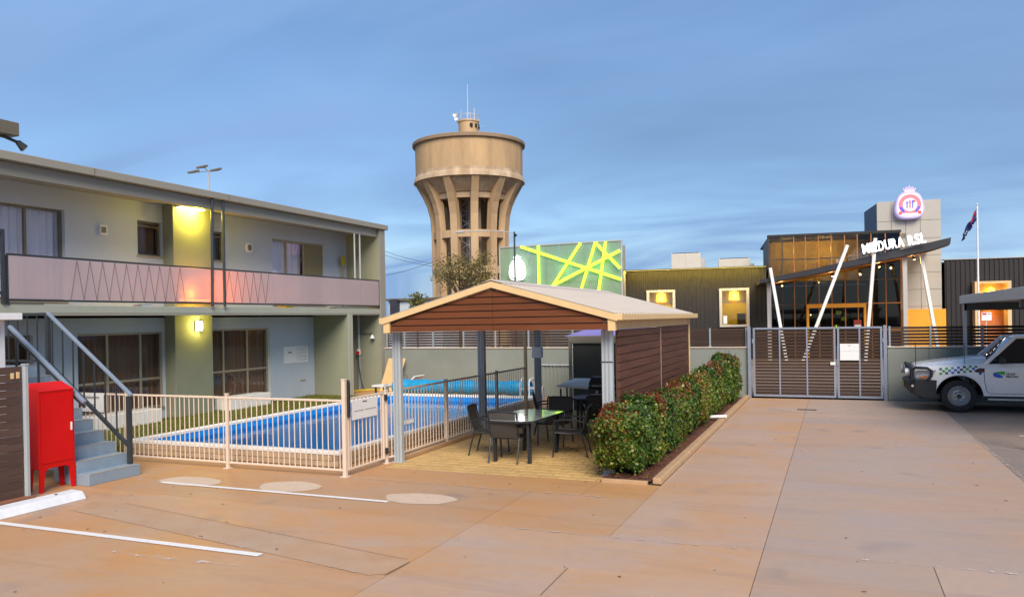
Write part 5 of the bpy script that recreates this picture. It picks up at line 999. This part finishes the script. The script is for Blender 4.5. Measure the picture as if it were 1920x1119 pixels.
for i in range(4):
    x = -3.6+i*2.4; MB().box(x-.05, .9, 0, x+.05, 1.0, 6.5).build('rear_post', M_FASC, gsn); MB().bar((x, .95, 2.6), (min(x+1.5, 3.65) if i < 3 else x-1.5, .95, 6.3), .06, .06).build('brace', M_FASC, gsn); MB().bar((x+(.9 if i < 3 else -.9), .95, 4.2), (x+(.2 if i < 3 else -.2), .95, 6.4), .05, .05).build('brace', M_TRIM, gsn)
for z in (3.4, 4.9, 5.6): MB().box(-3.7, .92, z, 3.7, .98, z+.06).build('rear_rail', M_FASC, gsn)
point('lime_glow', (-14.4, 42.0, 5.2), 8, (.3, 1, .05), .3); point('lime_glow', (-12.2, 42.0, 5.2), 8, (.3, 1, .05), .3)
gb_ = thing('screen_crest', 'glowing white badge with crown on the left of the lime screen', 'sign', (-14.709, 42.62, 0), GA, local=True)
M_GW = mat('badge_glow', (1, 1, 1), .4, 0, emit=(1, 1, .97), estr=1.1)
MB().prism([(x, -.36, z) for x, z in badge(-2.5, 5.30, .82, .98)], (0, .03, 0)).build('badge_face', M_GW, gb_)
ring = badge(-2.5, 5.28, 1.02, 1.16); MB().tube([(x, -.34, z) for x, z in ring]+[(ring[0][0], -.34, ring[0][1])], .035, 6).build('badge_rim', M_GW, gb_)
MB().prism([(-2.5+a*.72, -.36, 5.28+.12+b_*.72) for a, b_ in cw], (0, .05, 0)).build('crown', M_GW, gb_); MB().bar((-2.5, -.33, 5.3), (-2.5, -.02, 5.3), .1, .1).build('bracket', M_CHAR, gb_)
MB().box(-2.9, -.30, 4.62, -2.1, -.27, 4.66).build('bracket_rail', M_CHAR, gb_)
# block behind the screen
nb = thing('plain_block', 'plain dark grey block behind the lime screen', 'building', (-13, 50, 0)); MB().box(-17.2, 47.5, 0, -11.2, 56, 4.75).build('wall', M_CPG, nb); MB().box(-17.3, 47.4, 4.75, -11.1, 56.1, 4.9).build('parapet', M_TRIM, nb)
# ------------------------------------------------------------------ water tower
TX, TY = -31.06, 65.06
wt = thing('water_tower', 'tall old concrete water tower with ribbed legs and a round tank', 'water tower', (TX, TY, 0))
C0 = (TX, TY, 0)
MB().lathe([(4.92, 15.7), (4.95, 18.2), (4.6, 18.25), (4.6, 15.7)], C0, 72, close=True).build('tank_wall', M_CONT, wt, smooth=True)
MB().lathe([(4.92, 18.18), (5.18, 18.25), (5.2, 18.5), (5.1, 18.58), (4.7, 18.67), (4.6, 18.22)], C0, 72, close=True).build('tank_rim', M_CONTD, wt, smooth=True)
MB().lathe([(5.1, 18.58), (3.5, 18.82), (1.0, 19.0), (0, 19.02)], C0, 72).build('tank_roof', M_CONTL, wt, smooth=True)
MB().lathe([(4.92, 15.45), (5.0, 15.35), (5.06, 15.1), (5.12, 14.9), (4.9, 14.82), (4.6, 15.0), (4.6, 15.75), (4.92, 15.72)], C0, 72, close=True).build('tank_girdle', M_CONTL, wt, smooth=True)
MB().lathe([(4.95, 14.88), (4.25, 14.3), (3.75, 13.75), (3.45, 13.7), (0, 13.8)], C0, 72).build('tank_underside', M_CONTL, wt, smooth=True)
ribp = [(0, 3.55), (10.4, 3.55), (11.8, 3.66), (12.8, 3.92), (13.6, 4.28), (14.2, 4.62), (14.7, 4.9), (14.86, 4.98)]
def ring(r, z0, z1, w, name, m): MB().lathe([(r-w/2, z0), (r+w/2, z0), (r+w/2, z1), (r-w/2, z1)], C0, 72, close=True).build(name, m, wt)
for i in range(12):
    a = rad(22.58)-math.pi/2+rad(9)+i*math.pi/6; c_, s_ = math.cos(a), math.sin(a); hw = .33
    b = MB(); Vv = []
    for z, r in ribp:
        ri = r-.62 if z < 12 else max(3.0, r-.62-.2*(z-12))
        for rr_, k in ((r, -hw), (r, hw), (ri, hw), (ri, -hw)): Vv.append((TX+rr_*c_-k*s_, TY+rr_*s_+k*c_, z))
    n = len(ribp); b.add(Vv, [(j*4+q, j*4+(q+1) % 4, (j+1)*4+(q+1) % 4, (j+1)*4+q) for j in range(n-1) for q in range(4)]+[(0, 3, 2, 1), ((n-1)*4, (n-1)*4+1, (n-1)*4+2, (n-1)*4+3)]); b.build('rib', M_CONT2, wt)
ring(3.22, 9.75, 10.4, .42, 'ring_beam', M_CONT2); ring(3.22, 6.6, 7.2, .42, 'ring_beam', M_CONT2); ring(3.22, 3.2, 3.8, .42, 'ring_beam', M_CONT2)
ring(3.42, 13.2, 13.9, .35, 'ring_beam', M_CONTL)
for i in range(6):
    a = rad(20)+i*math.pi/3; MB().cyl((TX+1.75*math.cos(a), TY+1.75*math.sin(a), 0), (TX+1.75*math.cos(a), TY+1.75*math.sin(a), 13.8), .28, n=8).build('inner_column', M_CONTD, wt)
lt_ = MB().cyl((TX, TY, 0), (TX, TY, 13.8), .22, n=10).build('riser_pipe', M_LATT, wt)
for k in range(14):
    z = k*.98
    for sx_ in (-1, 1):
        MB().bar((TX-.7, TY-.7*sx_, z), (TX+.7, TY-.7*sx_, z+.98), .05, .05).build('lattice_brace', M_LATT, lt_); MB().bar((TX+.7, TY-.7*sx_, z), (TX-.7, TY-.7*sx_, z+.98), .05, .05).build('lattice_brace', M_LATT, lt_)
for sx_ in (-.7, .7):
    for sy in (-.7, .7): MB().box(TX+sx_-.04, TY+sy-.04, 0, TX+sx_+.04, TY+sy+.04, 13.7).build('lattice_post', M_LATT, lt_)
ct = MB().lathe([(.92, 18.9), (.92, 20.55), (1.0, 20.6), (1.0, 20.72), (0, 20.75)], C0, 28).build('roof_cabin', M_CONT2, wt, smooth=True)
for i in range(5): a = rad(-70)+i*rad(30)+rad(22); MB().box(TX+.93*math.cos(a)-.12, TY+.93*math.sin(a)-.1, 20.02, TX+.93*math.cos(a)+.12, TY+.93*math.sin(a)+.05, 20.35).build('cabin_opening', M_DARK, ct)
rl_ = MB().lathe([(.98, 21.2), (1.01, 21.2), (1.01, 21.24), (.98, 21.24)], C0, 28, close=True).build('cabin_rail', M_LATT, wt)
for i in range(10): a = i*rad(36); MB().cyl((TX+.99*math.cos(a), TY+.99*math.sin(a), 20.7), (TX+.99*math.cos(a), TY+.99*math.sin(a), 21.25), .025, n=6).build('rail_post', M_LATT, rl_)
MB().cyl((TX-.05, TY, 20.7), (TX-.05, TY, 24.15), .05, .025, 8).build('mast', M_LATT, wt)
for dx, z0, z1, r in ((-.95, 20.6, 21.5, .04), (.85, 20.6, 21.7, .05), (-.5, 20.7, 21.8, .03), (.45, 20.7, 21.3, .04)): MB().cyl((TX+dx, TY-.5, z0), (TX+dx, TY-.5, z1), r*.8, n=8).build('antenna', M_LATT, wt)
for dx, z in ((-1.05, 21.3), (-.9, 20.95)): MB().lathe([(0, 0), (.14, .03), (.2, .1)], (TX+dx, TY-.6, z), 14, axis='y').build('dish', M_WHITE, wt)
MB().bar((TX+.9, TY-.3, 20.1), (TX+1.7, TY-.3, 20.05), .03, .03).build('outrigger', M_LATT, wt)

# ------------------------------------------------------------------ tree, street lights, wires, small buildings
tr_ = thing('gum_tree', 'sparse olive leaved young gum tree beyond the wall below the water tower', 'tree', (-14.9, 30, 0))
tb_ = MB(); r_ = np.random.default_rng(5); tips = []
tb_.tube([(-14.9, 30, 0), (-14.85, 30, 1.5), (-14.95, 30.05, 2.8), (-14.8, 30, 3.6)], [.11, .09, .07, .05], 8)
for i in range(16):
    a = r_.uniform(0, 6.28); rr_ = r_.uniform(.5, 1.5); z = r_.uniform(3.7, 5.15)-.25*(rr_-1)
    e = (-14.85+rr_*math.cos(a), 30+rr_*.8*math.sin(a), z); b0 = r_.uniform(2.4, 3.5); m_ = (-14.88+rr_*.45*math.cos(a), 30+rr_*.35*math.sin(a), b0+(z-b0)*.6)
    tb_.tube([(-14.88, 30.02, b0), m_, e], [.04, .025, .01], 6); tips.append(e)
    for k in range(3):
        e2 = (e[0]+r_.uniform(-.4, .4), e[1]+r_.uniform(-.35, .35), e[2]+r_.uniform(-.4, .25)); tb_.tube([m_, ((m_[0]+e2[0])/2, (m_[1]+e2[1])/2, (m_[2]+e2[2])/2+.08), e2], [.02, .012, .006], 5); tips.append(e2)
tb_.build('trunk', M_BARK, tr_, smooth=True)
P = np.concatenate([np.array(t)+r_.normal(0, 1, (int(r_.uniform(22, 60)), 3))*np.array([.2, .2, .15]) for t in tips]); nn = r_.normal(size=P.shape); nn /= np.linalg.norm(nn, axis=1)[:, None]
leafmesh('crown', P, nn, .12, leafmat('gum_leaf', [(0, (.10, .09, .022)), (.5, (.19, .16, .04)), (.85, (.28, .21, .06)), (1, (.34, .28, .14))], .5, .3), tr_, None, .22)
def flood(x, y, z):
    t = thing('floodlight_mast', 'slim floodlight mast with three flat lamp heads beyond the motel roof', 'floodlight', (x, y, 0))
    MB().cyl((x, y, 0), (x, y, z), .11, .06, 8).build('mast', M_LATT, t, smooth=True)
    for dx, dz in ((-1.25, -.1), (1.15, -.15), (-.3, .22)):
        MB().bar((x, y, z-.05), (x+dx*.7, y-.2, z+dz), .05, .05).build('arm', M_LATT, t); MB().prism([(x+dx-.6, y-.3, z+dz-.06), (x+dx-.5, y-.5, z+dz-.08), (x+dx+.5, y-.5, z+dz+.0), (x+dx+.6, y-.3, z+dz+.03), (x+dx, y-.1, z+dz)], (0, 0, .14)).build('lamp_head', M_FRAME, t)
flood(-47.8, 50, 15.15)
sl_ = thing('street_lamp', 'street lamp with a long thin outreach arm in front of the water tower', 'street lamp', (-16.4, 40, 0))
MB().cyl((-16.4, 40, 0), (-16.4, 40, 7.25), .07, .05, 8).build('pole', M_CHAR, sl_, smooth=True); MB().tube([(-16.4, 40, 7.2), (-17.6, 40, 7.38), (-19.6, 40, 7.45)], .03, 6).build('arm', M_CPG, sl_); MB().box(-20.0, 39.9, 7.38, -19.5, 40.1, 7.5).build('lamp_head', M_CPG, sl_, bev=.02); MB().lathe([(0, .1), (.1, 0), (0, -.1)], (-16.3, 39.95, 7.05), 10).build('camera_dome', M_DARK, sl_)
for i, (a, c) in enumerate((((-26.8, 40, 7.4), (-20.2, 40, 5.45)), ((-26.8, 40, 7.1), (-20.2, 40, 5.35)), ((-27, 40, 4.95), (-20.2, 40, 6.2)), ((-27, 40, 3.95), (-20.5, 40, 3.8)))):
    pts_ = [tuple(a[j]+(c[j]-a[j])*u-(.25*math.sin(math.pi*u) if j == 2 else 0) for j in range(3)) for u in [k/10 for k in range(11)]]
    tag(MB().tube(pts_, .012, 5).build('power_line', M_CHAR), ['topmost thin power line between the motel and the water tower', 'second thin power line just under the topmost one', 'thin power line rising to the right towards the water tower', 'lowest thin power line just above the shelter roof'][i], 'wire', 'power lines beside the motel')
hb_ = thing('far_house', 'pale flat roofed house seen between the motel and the shelter', 'building', (-24, 41, 0))
MB().box(-25.2, 41, 0, -21.5, 48, 3.65).build('wall', M_MOT, hb_); MB().box(-25.4, 40.8, 3.65, -21.3, 48.2, 3.78).build('roof', M_FRAME, hb_); MB().box(-24.85, 40.6, 2.3, -24.4, 40.99, 3.72).build('tank', M_NAVY, hb_); MB().box(-23.6, 40.97, 2.2, -22.4, 40.998, 3.2).build('window', M_PANED, hb_)
sf_ = thing('street_shrub', 'small yellow green shrub tip above the far house', 'shrub', (-22.3, 39.5, 0)); P = np.stack([r_.normal(-22.35, .22, 700), r_.normal(39.5, .22, 700), 2.4+r_.beta(2, 1.6, 700)*1.6], 1); nn = r_.normal(size=P.shape); nn /= np.linalg.norm(nn, axis=1)[:, None]; leafmesh('foliage', P, nn, .14, leafmat('yellow_leaf', [(0, (.10, .11, .02)), (1, (.22, .2, .05))]), sf_); MB().cyl((-22.35, 39.5, 0), (-22.35, 39.5, 3.2), .06, .02, 7).build('trunk', M_BARK, sf_)
# parked cars seen only as glimpses through the slats: none

# ------------------------------------------------------------------ white utility vehicle
VX, VY = 1.66, 22.05          # front of the bumper, centre line
M_VW = mat('white_car_paint', (.80, .80, .80), .26, .02, 4, coat=.6); M_PLAS = mat('black_plastic', (.013, .014, .016), .5, .1, 20); M_RUB = mat('tyre_rubber', (.016, .016, .017), .8, .15, 20); M_RIM = mat('steel_rim', (.42, .42, .42), .35, .08, 12, metal=.7); M_CGL = mat('dark_car_glass', (.008, .010, .014), .05, 0, spec=.8); M_WIND = glassmat('windscreen_glass', (.25, .32, .36), .16)
ve = thing('utility_vehicle', 'white four wheel drive utility with bull bar and checked decals parked under the carport', 'vehicle', (VX, VY, 0))
WX = [VX+1.03, VX+4.25]; WR, AR = .385, .50
def interp(x, T):
    for (a, p), (b, q) in zip(T[:-1], T[1:]):
        if x <= b: u = (x-a)/(b-a); u = u*u*(3-2*u) if False else u; return p+(q-p)*u
    return T[-1][1]
ZT = [(.10, 1.06), (.35, 1.09), (.8, 1.115), (1.3, 1.14), (1.62, 1.15), (2.4, 1.17), (3.7, 1.18), (5.4, 1.12)]      # shoulder line
ZB = [(.10, .72), (.35, .62), (.5, .40), (5.4, .40)]
HWD = [(.10, .74), (.25, .83), (.5, .885), (.9, .915), (1.6, .92), (4.9, .92), (5.4, .9)]
def halfw(x, z):
    t = interp(x, HWD); zt = interp(x, ZT); u = (z-.4)/(zt-.4); b = 1-.035*(1-min(1, max(0, u)))**2-.07*max(0, (u-.80)/.20)**2.2; 
    for wx in WX:
        d = math.hypot(x+VX-wx, z-WR); b += .022*math.exp(-((d-AR)/.05)**2)
    return t*b
def zbot(x):
    z = interp(x, ZB)
    for wx in WX:
        dx = x+VX-wx
        if abs(dx) < AR: z = max(z, WR+math.sqrt(AR*AR-dx*dx))
    return z
X0, X1 = .12, 5.35; nx = 170; nz = 14
for sgn_ in (-1, 1):
    def side(u, v, s_=sgn_): x = X0+u*(X1-X0); zb_, zt = zbot(x), interp(x, ZT); z = zb_+(zt-zb_)*v; return (VX+x, VY+s_*halfw(x, z), z)
    MB().grid(side, nx, nz).build('body_side', M_VW, ve, smooth=True)
    for wx in WX:
        MB().grid(lambda u, v, s_=sgn_, w=wx: (w+AR*.99*math.cos(math.pi*u), VY+s_*(.86-.5*v), WR+AR*.99*math.sin(math.pi*u)), 24, 1).build('wheel_arch', M_PLAS, ve, smooth=True)
        MB().tube([(wx+(AR+.012)*math.cos(t), VY+sgn_*(halfw(wx-VX+AR*math.cos(t), WR+AR*math.sin(t))+.004), WR+(AR+.012)*math.sin(t)) for t in [math.pi*(.06+.88*k/20) for k in range(21)]], .018, 6).build('arch_lip', M_VW if sgn_ > 5 else M_VW, ve, smooth=True)
    MB().box(VX+1.62, VY+sgn_*.86-.05, .30, VX+3.7, VY+sgn_*.86+.05, .345).build('side_step', M_LATT, ve, bev=.01)
    MB().box(VX+1.5, VY+sgn_*.80-.04, .33, VX+3.8, VY+sgn_*.80+.04, .42).build('sill', M_PLAS, ve)
# bonnet
def bon(u, v):
    x = .12+u*1.52; zt = interp(x, ZT); w = halfw(x, zt); k = 2*v-1; cr_w = (.045+.12*min(1, u*1.15))*(1-abs(k)**3.0)
    return (VX+x, VY+k*w, zt+cr_w+(.012 if .55 < abs(k) < .72 else 0)*math.sin(math.pi*min(1, u*1.05)))
MB().grid(bon, 28, 28).build('bonnet', M_VW, ve, smooth=True)
MB().grid(lambda u, v: (VX+.12-.03*math.sin(math.pi*u), VY+(2*u-1)*halfw(.12, .72+.34*v), .72+.36*v+.04*v*(1-abs(2*u-1)**3)), 16, 6).build('front_panel', M_VW, ve, smooth=True)
MB().box(VX+.075, VY-.45, .80, VX+.10, VY+.45, 1.02).build('grille', M_PLAS, ve, bev=.01)
for k in range(3): MB().box(VX+.068, VY-.43, .83+k*.065, VX+.076, VY+.43, .85+k*.065).build('grille_bar', M_LATT, ve)
MB().box(VX+.2, VY-.75, .3, VX+5.2, VY+.75, .42).build('underbody', M_PLAS, ve); MB().box(VX+1.55, VY-.88, .42, VX+3.7, VY+.88, .46).build('floor_pan', M_PLAS, ve)
# cab: pillars, roof and glass
RX0, RX1 = 2.22, 3.55; ZR_ = 1.79
def roofp(u, v): x = RX0-.06+u*(RX1-RX0+.1); k = 2*v-1; return (VX+x, VY+k*.70, ZR_-.035*abs(k)**3-.05*(2*u-1)**4+.01)
MB().grid(roofp, 20, 16).build('roof', M_VW, ve, smooth=True, thick=-.03)
def ws(u, v): x = 1.66+(RX0-.04-1.66)*v; k = 2*u-1; return (VX+x+.05*(1-k*k)*-1, VY+k*(.80-.11*v), 1.15+.02+(ZR_-.06-1.17)*v+.02*(1-k*k))
MB().grid(ws, 16, 8).build('windscreen', M_WIND, ve, smooth=True)
MB().box(VX+1.58, VY-.8, 1.12, VX+1.8, VY+.8, 1.19).build('dash_scuttle', M_PLAS, ve); MB().box(VX+3.62, VY-.7, 1.17, VX+3.66, VY+.7, 1.72).build('rear_window', M_CGL, ve)
for s_ in (-1, 1):
    yb, yt = VY+s_*.865, VY+s_*.70
    def pil(a, c, w, nm='pillar'): MB().bar((VX+a[0], yb+(yt-yb)*(a[1]-1.16)/(ZR_-1.16), a[1]), (VX+c[0], yb+(yt-yb)*(c[1]-1.16)/(ZR_-1.16), c[1]), .05, w, (1, 0, -.2)).build(nm, M_VW, ve, bev=.012)
    pil((1.56, 1.13), (RX0-.02, ZR_-.03), .085); pil((2.82, 1.16), (2.84, ZR_-.02), .09); pil((3.62, 1.16), (3.54, ZR_-.03), .12)
    MB().bar((VX+RX0-.05, yt, ZR_-.02), (VX+RX1+.02, yt, ZR_-.02), .06, .06).build('roof_rail', M_VW, ve, bev=.015)
    gy = lambda z: yb+(yt-yb)*(z-1.16)/(ZR_-1.16)+s_*.012
    poly = [(1.72, 1.175), (2.79, 1.185), (2.81, 1.735), (2.26, 1.735), (2.02, 1.55)]
    MB().prism([(VX+x, gy(z), z) for x, z in poly], (0, -s_*.008, 0)).build('side_window', M_CGL, ve); MB().prism([(VX+x, gy(z), z) for x, z in [(2.88, 1.185), (3.55, 1.19), (3.48, 1.735), (2.88, 1.735)]], (0, -s_*.008, 0)).build('side_window', M_CGL, ve)
    MB().prism([(VX+1.84, gy(1.16)-s_*.0, 1.17), (VX+1.97, gy(1.16), 1.17), (VX+2.0, gy(1.16), 1.27), (VX+1.93, gy(1.16), 1.33), (VX+1.85, gy(1.16), 1.30)], (0, s_*.17, 0)).build('wing_mirror', M_PLAS, ve, bev=.02)
    # door shut lines
    for xs in ([(1.60, .52), (1.555, .75), (1.545, 1.0), (1.58, 1.14)], [(2.80, .46), (2.80, 1.17)]):
        MB().tube([(VX+x, VY+s_*(halfw(x, z)+.0005), z) for x, z in xs], .006, 5).build('shut_line', M_PLAS, ve)
    MB().tube([(VX+1.6, VY+s_*(halfw(1.6, .52)), .52), (VX+1.66, VY+s_*halfw(1.66, .455), .46), (VX+2.8, VY+s_*halfw(2.8, .455), .455)], .006, 5).build('shut_line', M_PLAS, ve)
    MB().box(VX+2.55, VY+s_*.925-.012, 1.0, VX+2.75, VY+s_*.925+.012, 1.035).build('door_handle', M_PLAS, ve, bev=.006)
    # snorkel-like dark guard vent
    MB().prism([(VX+1.33, VY+s_*(halfw(1.4, 1.0)-.01), .99), (VX+1.40, VY+s_*(halfw(1.4, 1.0)-.01), .955), (VX+1.55, VY+s_*(halfw(1.4, 1.0)-.01), .96), (VX+1.56, VY+s_*(halfw(1.4, 1.0)-.01), 1.05), (VX+1.44, VY+s_*(halfw(1.4, 1.0)-.01), 1.055)], (0, s_*.03, 0)).build('guard_vent', M_PLAS, ve, bev=.01)
    MB().box(VX+1.44, VY+s_*(halfw(1.4, 1.0)+.022)-.003, .99, VX+1.52, VY+s_*(halfw(1.4, 1.0)+.022)+.003, 1.005).build('badge', M_RED, ve)
    # headlamp
    MB().prism([(VX+.13, VY+s_*.80, .80), (VX+.50, VY+s_*.905, .90), (VX+.55, VY+s_*.905, 1.0), (VX+.13, VY+s_*.78, .99)], (0, s_*.012, 0)).build('headlamp', mat('headlamp_lens', (.35, .36, .37), .1, .1, 9, spec=.8), ve)
    MB().prism([(VX+.20, VY+s_*.835, .80), (VX+.38, VY+s_*.885, .80), (VX+.38, VY+s_*.885, .84), (VX+.20, VY+s_*.835, .84)], (0, s_*.03, 0)).build('indicator', mat('amber_lens', (.55, .12, .01), .2, 0), ve)
    # decals following the side panel
    def decal(x, z, w, h, m_, nm='decal'):
        MB().add([(VX+a, VY+s_*(halfw(a, c)+.004), c) for a, c in ((x, z), (x+w, z+.02*w), (x+w, z+h+.02*w), (x, z+h))], [(0, 1, 2, 3)]).build(nm, m_, ve)
    DB = mat('decal_blue', (.02, .10, .55), .4, 0); DG = mat('decal_green', (.03, .36, .03), .4, 0); DN = mat('decal_navy', (.03, .05, .09), .4, 0); DT = mat('decal_teal', (.06, .25, .26), .4, 0)
    row = lambda r: .93-.055*r
    for r, c, m_ in ((0, 0, DN), (0, 2, DG), (0, 4, DT), (0, 6, DB), (0, 8, DN), (0, 10, DG), (1, 1, DG), (1, 3, DT), (1, 5, DB), (1, 7, DN), (1, 9, DG), (2, 0, DG), (2, 2, DN), (2, 4, DB), (2, 6, DN), (2, 8, DG), (2, 10, DN), (1, 11, DB)):
        x = .62+c*.062; z = row(r)+.07+.012*c*.55; zb_ = zbot(x)
        if z > zb_+.02: decal(x, z, .058, .052, m_)
    decal(1.44, .90, .06, .055, DB); decal(1.36, 1.07, .05, .04, DN)
    # door logo: two leaf shapes and two lines of print
    def leafs(pl, m_): MB().add([(VX+x, VY+s_*(halfw(x, z)+.005), z) for x, z in pl], [tuple(range(len(pl)))]).build('door_logo', m_, ve)
    leafs([(1.74, .955), (1.88, .985), (1.97, .985), (1.955, .895), (1.85, .925)], DG); leafs([(1.73, .95), (1.78, .945), (1.85, .92), (1.93, .87), (1.915, .835), (1.86, .83), (1.77, .85), (1.73, .88)], DB)
    for tx_, z in (('Nuzal', .905), ('Murraw', .845)):
        me = textmesh(tx_, .075, .001, .002); me.materials.append(M_INK); o = bpy.data.objects.new('door_print', me); COL.objects.link(o); o.parent = ve; o.location = (1.99 if s_ < 0 else 2.35, s_*(halfw(2.1, .9)+.006), z); o.rotation_euler = (rad(90), 0, 0 if s_ < 0 else math.pi)
# bull bar
bb = MB().prism([(VX-.06, VY-.80, .55), (VX+.02, VY-.90, .45), (VX+.30, VY-.925, .32), (VX+.52, VY-.925, .32), (VX+.60, VY-.925, .52), (VX+.55, VY-.925, .76), (VX+.02, VY-.88, .76), (VX-.06, VY-.80, .74)], (0, 1.0, 0))
BBm = M_PLAS
def sec(y, k): return [(VX-.08+.18*k, y, .53), (VX+.02+.10*k, y, .42), (VX+.30, y, .33), (VX+.54, y, .34), (VX+.56, y, .76), (VX-.02+.12*k, y, .77), (VX-.09+.18*k, y, .72)]
b = MB(); ys = [(-.93, 1), (-.80, .45), (-.5, .05), (0, 0), (.5, .05), (.80, .45), (.93, 1)]; Vv = [p for y, k in ys for p in sec(VY+y, k)]; m7 = 7
b.add(Vv, [(i*m7+j, i*m7+(j+1) % m7, (i+1)*m7+(j+1) % m7, (i+1)*m7+j) for i in range(len(ys)-1) for j in range(m7)]+[tuple(range(m7-1, -1, -1)), tuple(range((len(ys)-1)*m7, len(ys)*m7))]); bbo = b.build('bull_bar', M_PLAS, ve, smooth=True)
for s_ in (-1, 1):
    MB().tube([(VX+.04, VY+s_*.86, .74), (VX+.02, VY+s_*.86, .90), (VX+.04, VY+s_*.86, 1.02), (VX+.12, VY+s_*.89, 1.055), (VX+.36, VY+s_*.94, 1.05), (VX+.45, VY+s_*.945, .98), (VX+.44, VY+s_*.945, .86), (VX+.36, VY+s_*.94, .76)], .035, 10).build('hoop', M_PLAS, bbo, smooth=True)
    MB().box(VX-.02, VY+s_*.42-.03, .70, VX+.05, VY+s_*.42+.03, 1.10).build('upright', M_PLAS, bbo, bev=.01)
    MB().cyl((VX-.10, VY+s_*.62, .93), (VX+.0, VY+s_*.62, .93), .10, n=18).build('spot_lamp', M_LATT, bbo, smooth=True)
    MB().cyl((VX+.04, VY+s_*.91, .62), (VX+.04, VY+s_*.935, .62), .03, n=10).build('fog_lamp', M_LATT, bbo)
MB().tube([(VX+.04, VY-.86, 1.02), (VX-.01, VY-.5, 1.10), (VX-.02, VY, 1.12), (VX-.01, VY+.5, 1.10), (VX+.04, VY+.86, 1.02)], .03, 10).build('top_tube', M_PLAS, bbo, smooth=True)
MB().box(VX-.10, VY-.19, .57, VX-.092, VY+.19, .68).build('number_plate', mat('plate_green', (.30, .36, .03), .5, 0), bbo)
for x, y_, z0, z1 in ((.14, -.62, 1.06, 1.66), (1.16, -.80, 1.14, 1.66)): MB().cyl((VX+x, VY+y_, z0), (VX+x, VY+y_, z1), .008, n=6).build('aerial', M_PLAS, ve)
# wheels
for wx in WX:
    for s_ in (-1, 1):
        yo = VY+s_*.90
        def W_(prof): return [(r, (-s_)*d*-1 if False else d) for r, d in prof]
        sg2 = 1 if s_ < 0 else -1       # outward is -y on the near side (lathe axis y uses -z)
        ty = [(.235, -.02), (.245, .0), (.30, .008), (.355, .0), (.378, -.02), (.385, -.05), (.385, -.19), (.378, -.22), (.355, -.24), (.235, -.24)]
        wh = MB().lathe([(r, sg2*d) for r, d in ty], (wx, yo, WR), 44, axis='y').build('wheel', M_RUB, ve, smooth=True)
        rm = [(.24, -.012), (.228, -.006), (.218, -.03), (.20, -.075), (.175, -.095), (.15, -.06), (.115, -.045), (.085, -.055), (.07, -.03), (.06, -.026), (0.0, -.026)]
        ri = MB().lathe([(r, sg2*d) for r, d in rm], (wx, yo, WR), 40, axis='y').build('rim', M_RIM, wh, smooth=True)
        MB().cyl((wx, yo-sg2*-.03, WR), (wx, yo-sg2*-.018, WR), .052, n=18).build('hub_cap', M_PLAS, wh, smooth=True)
        for k in range(10): a = 2*math.pi*k/10; MB().cyl((wx+.178*math.cos(a), yo+sg2*.085, WR+.178*math.sin(a)), (wx+.178*math.cos(a), yo+sg2*.091, WR+.178*math.sin(a)), .02, n=8).build('vent_hole', M_PLAS, wh) if False else None
        for k in range(6): a = 2*math.pi*k/6+.3; MB().cyl((wx+.1*math.cos(a), yo+sg2*.05, WR+.1*math.sin(a)), (wx+.1*math.cos(a), yo+sg2*.03, WR+.1*math.sin(a)), .013, n=6).build('wheel_nut', M_CHAR, wh)
    MB().cyl((wx, VY-.75, WR), (wx, VY+.75, WR), .06, n=10).build('axle', M_PLAS, ve)
# tray behind the cab (mostly out of the picture)
MB().box(VX+3.72, VY-.90, .9, VX+5.35, VY+.90, 1.0).build('tray_floor', M_PLAS, ve); MB().box(VX+3.72, VY-.88, 1.0, VX+3.76, VY+.88, 1.5).build('headboard', M_PLAS, ve)
MB().box(VX+5.33, VY-.88, .5, VX+5.38, VY+.88, 1.12).build('tailgate', M_VW, ve, bev=.01)
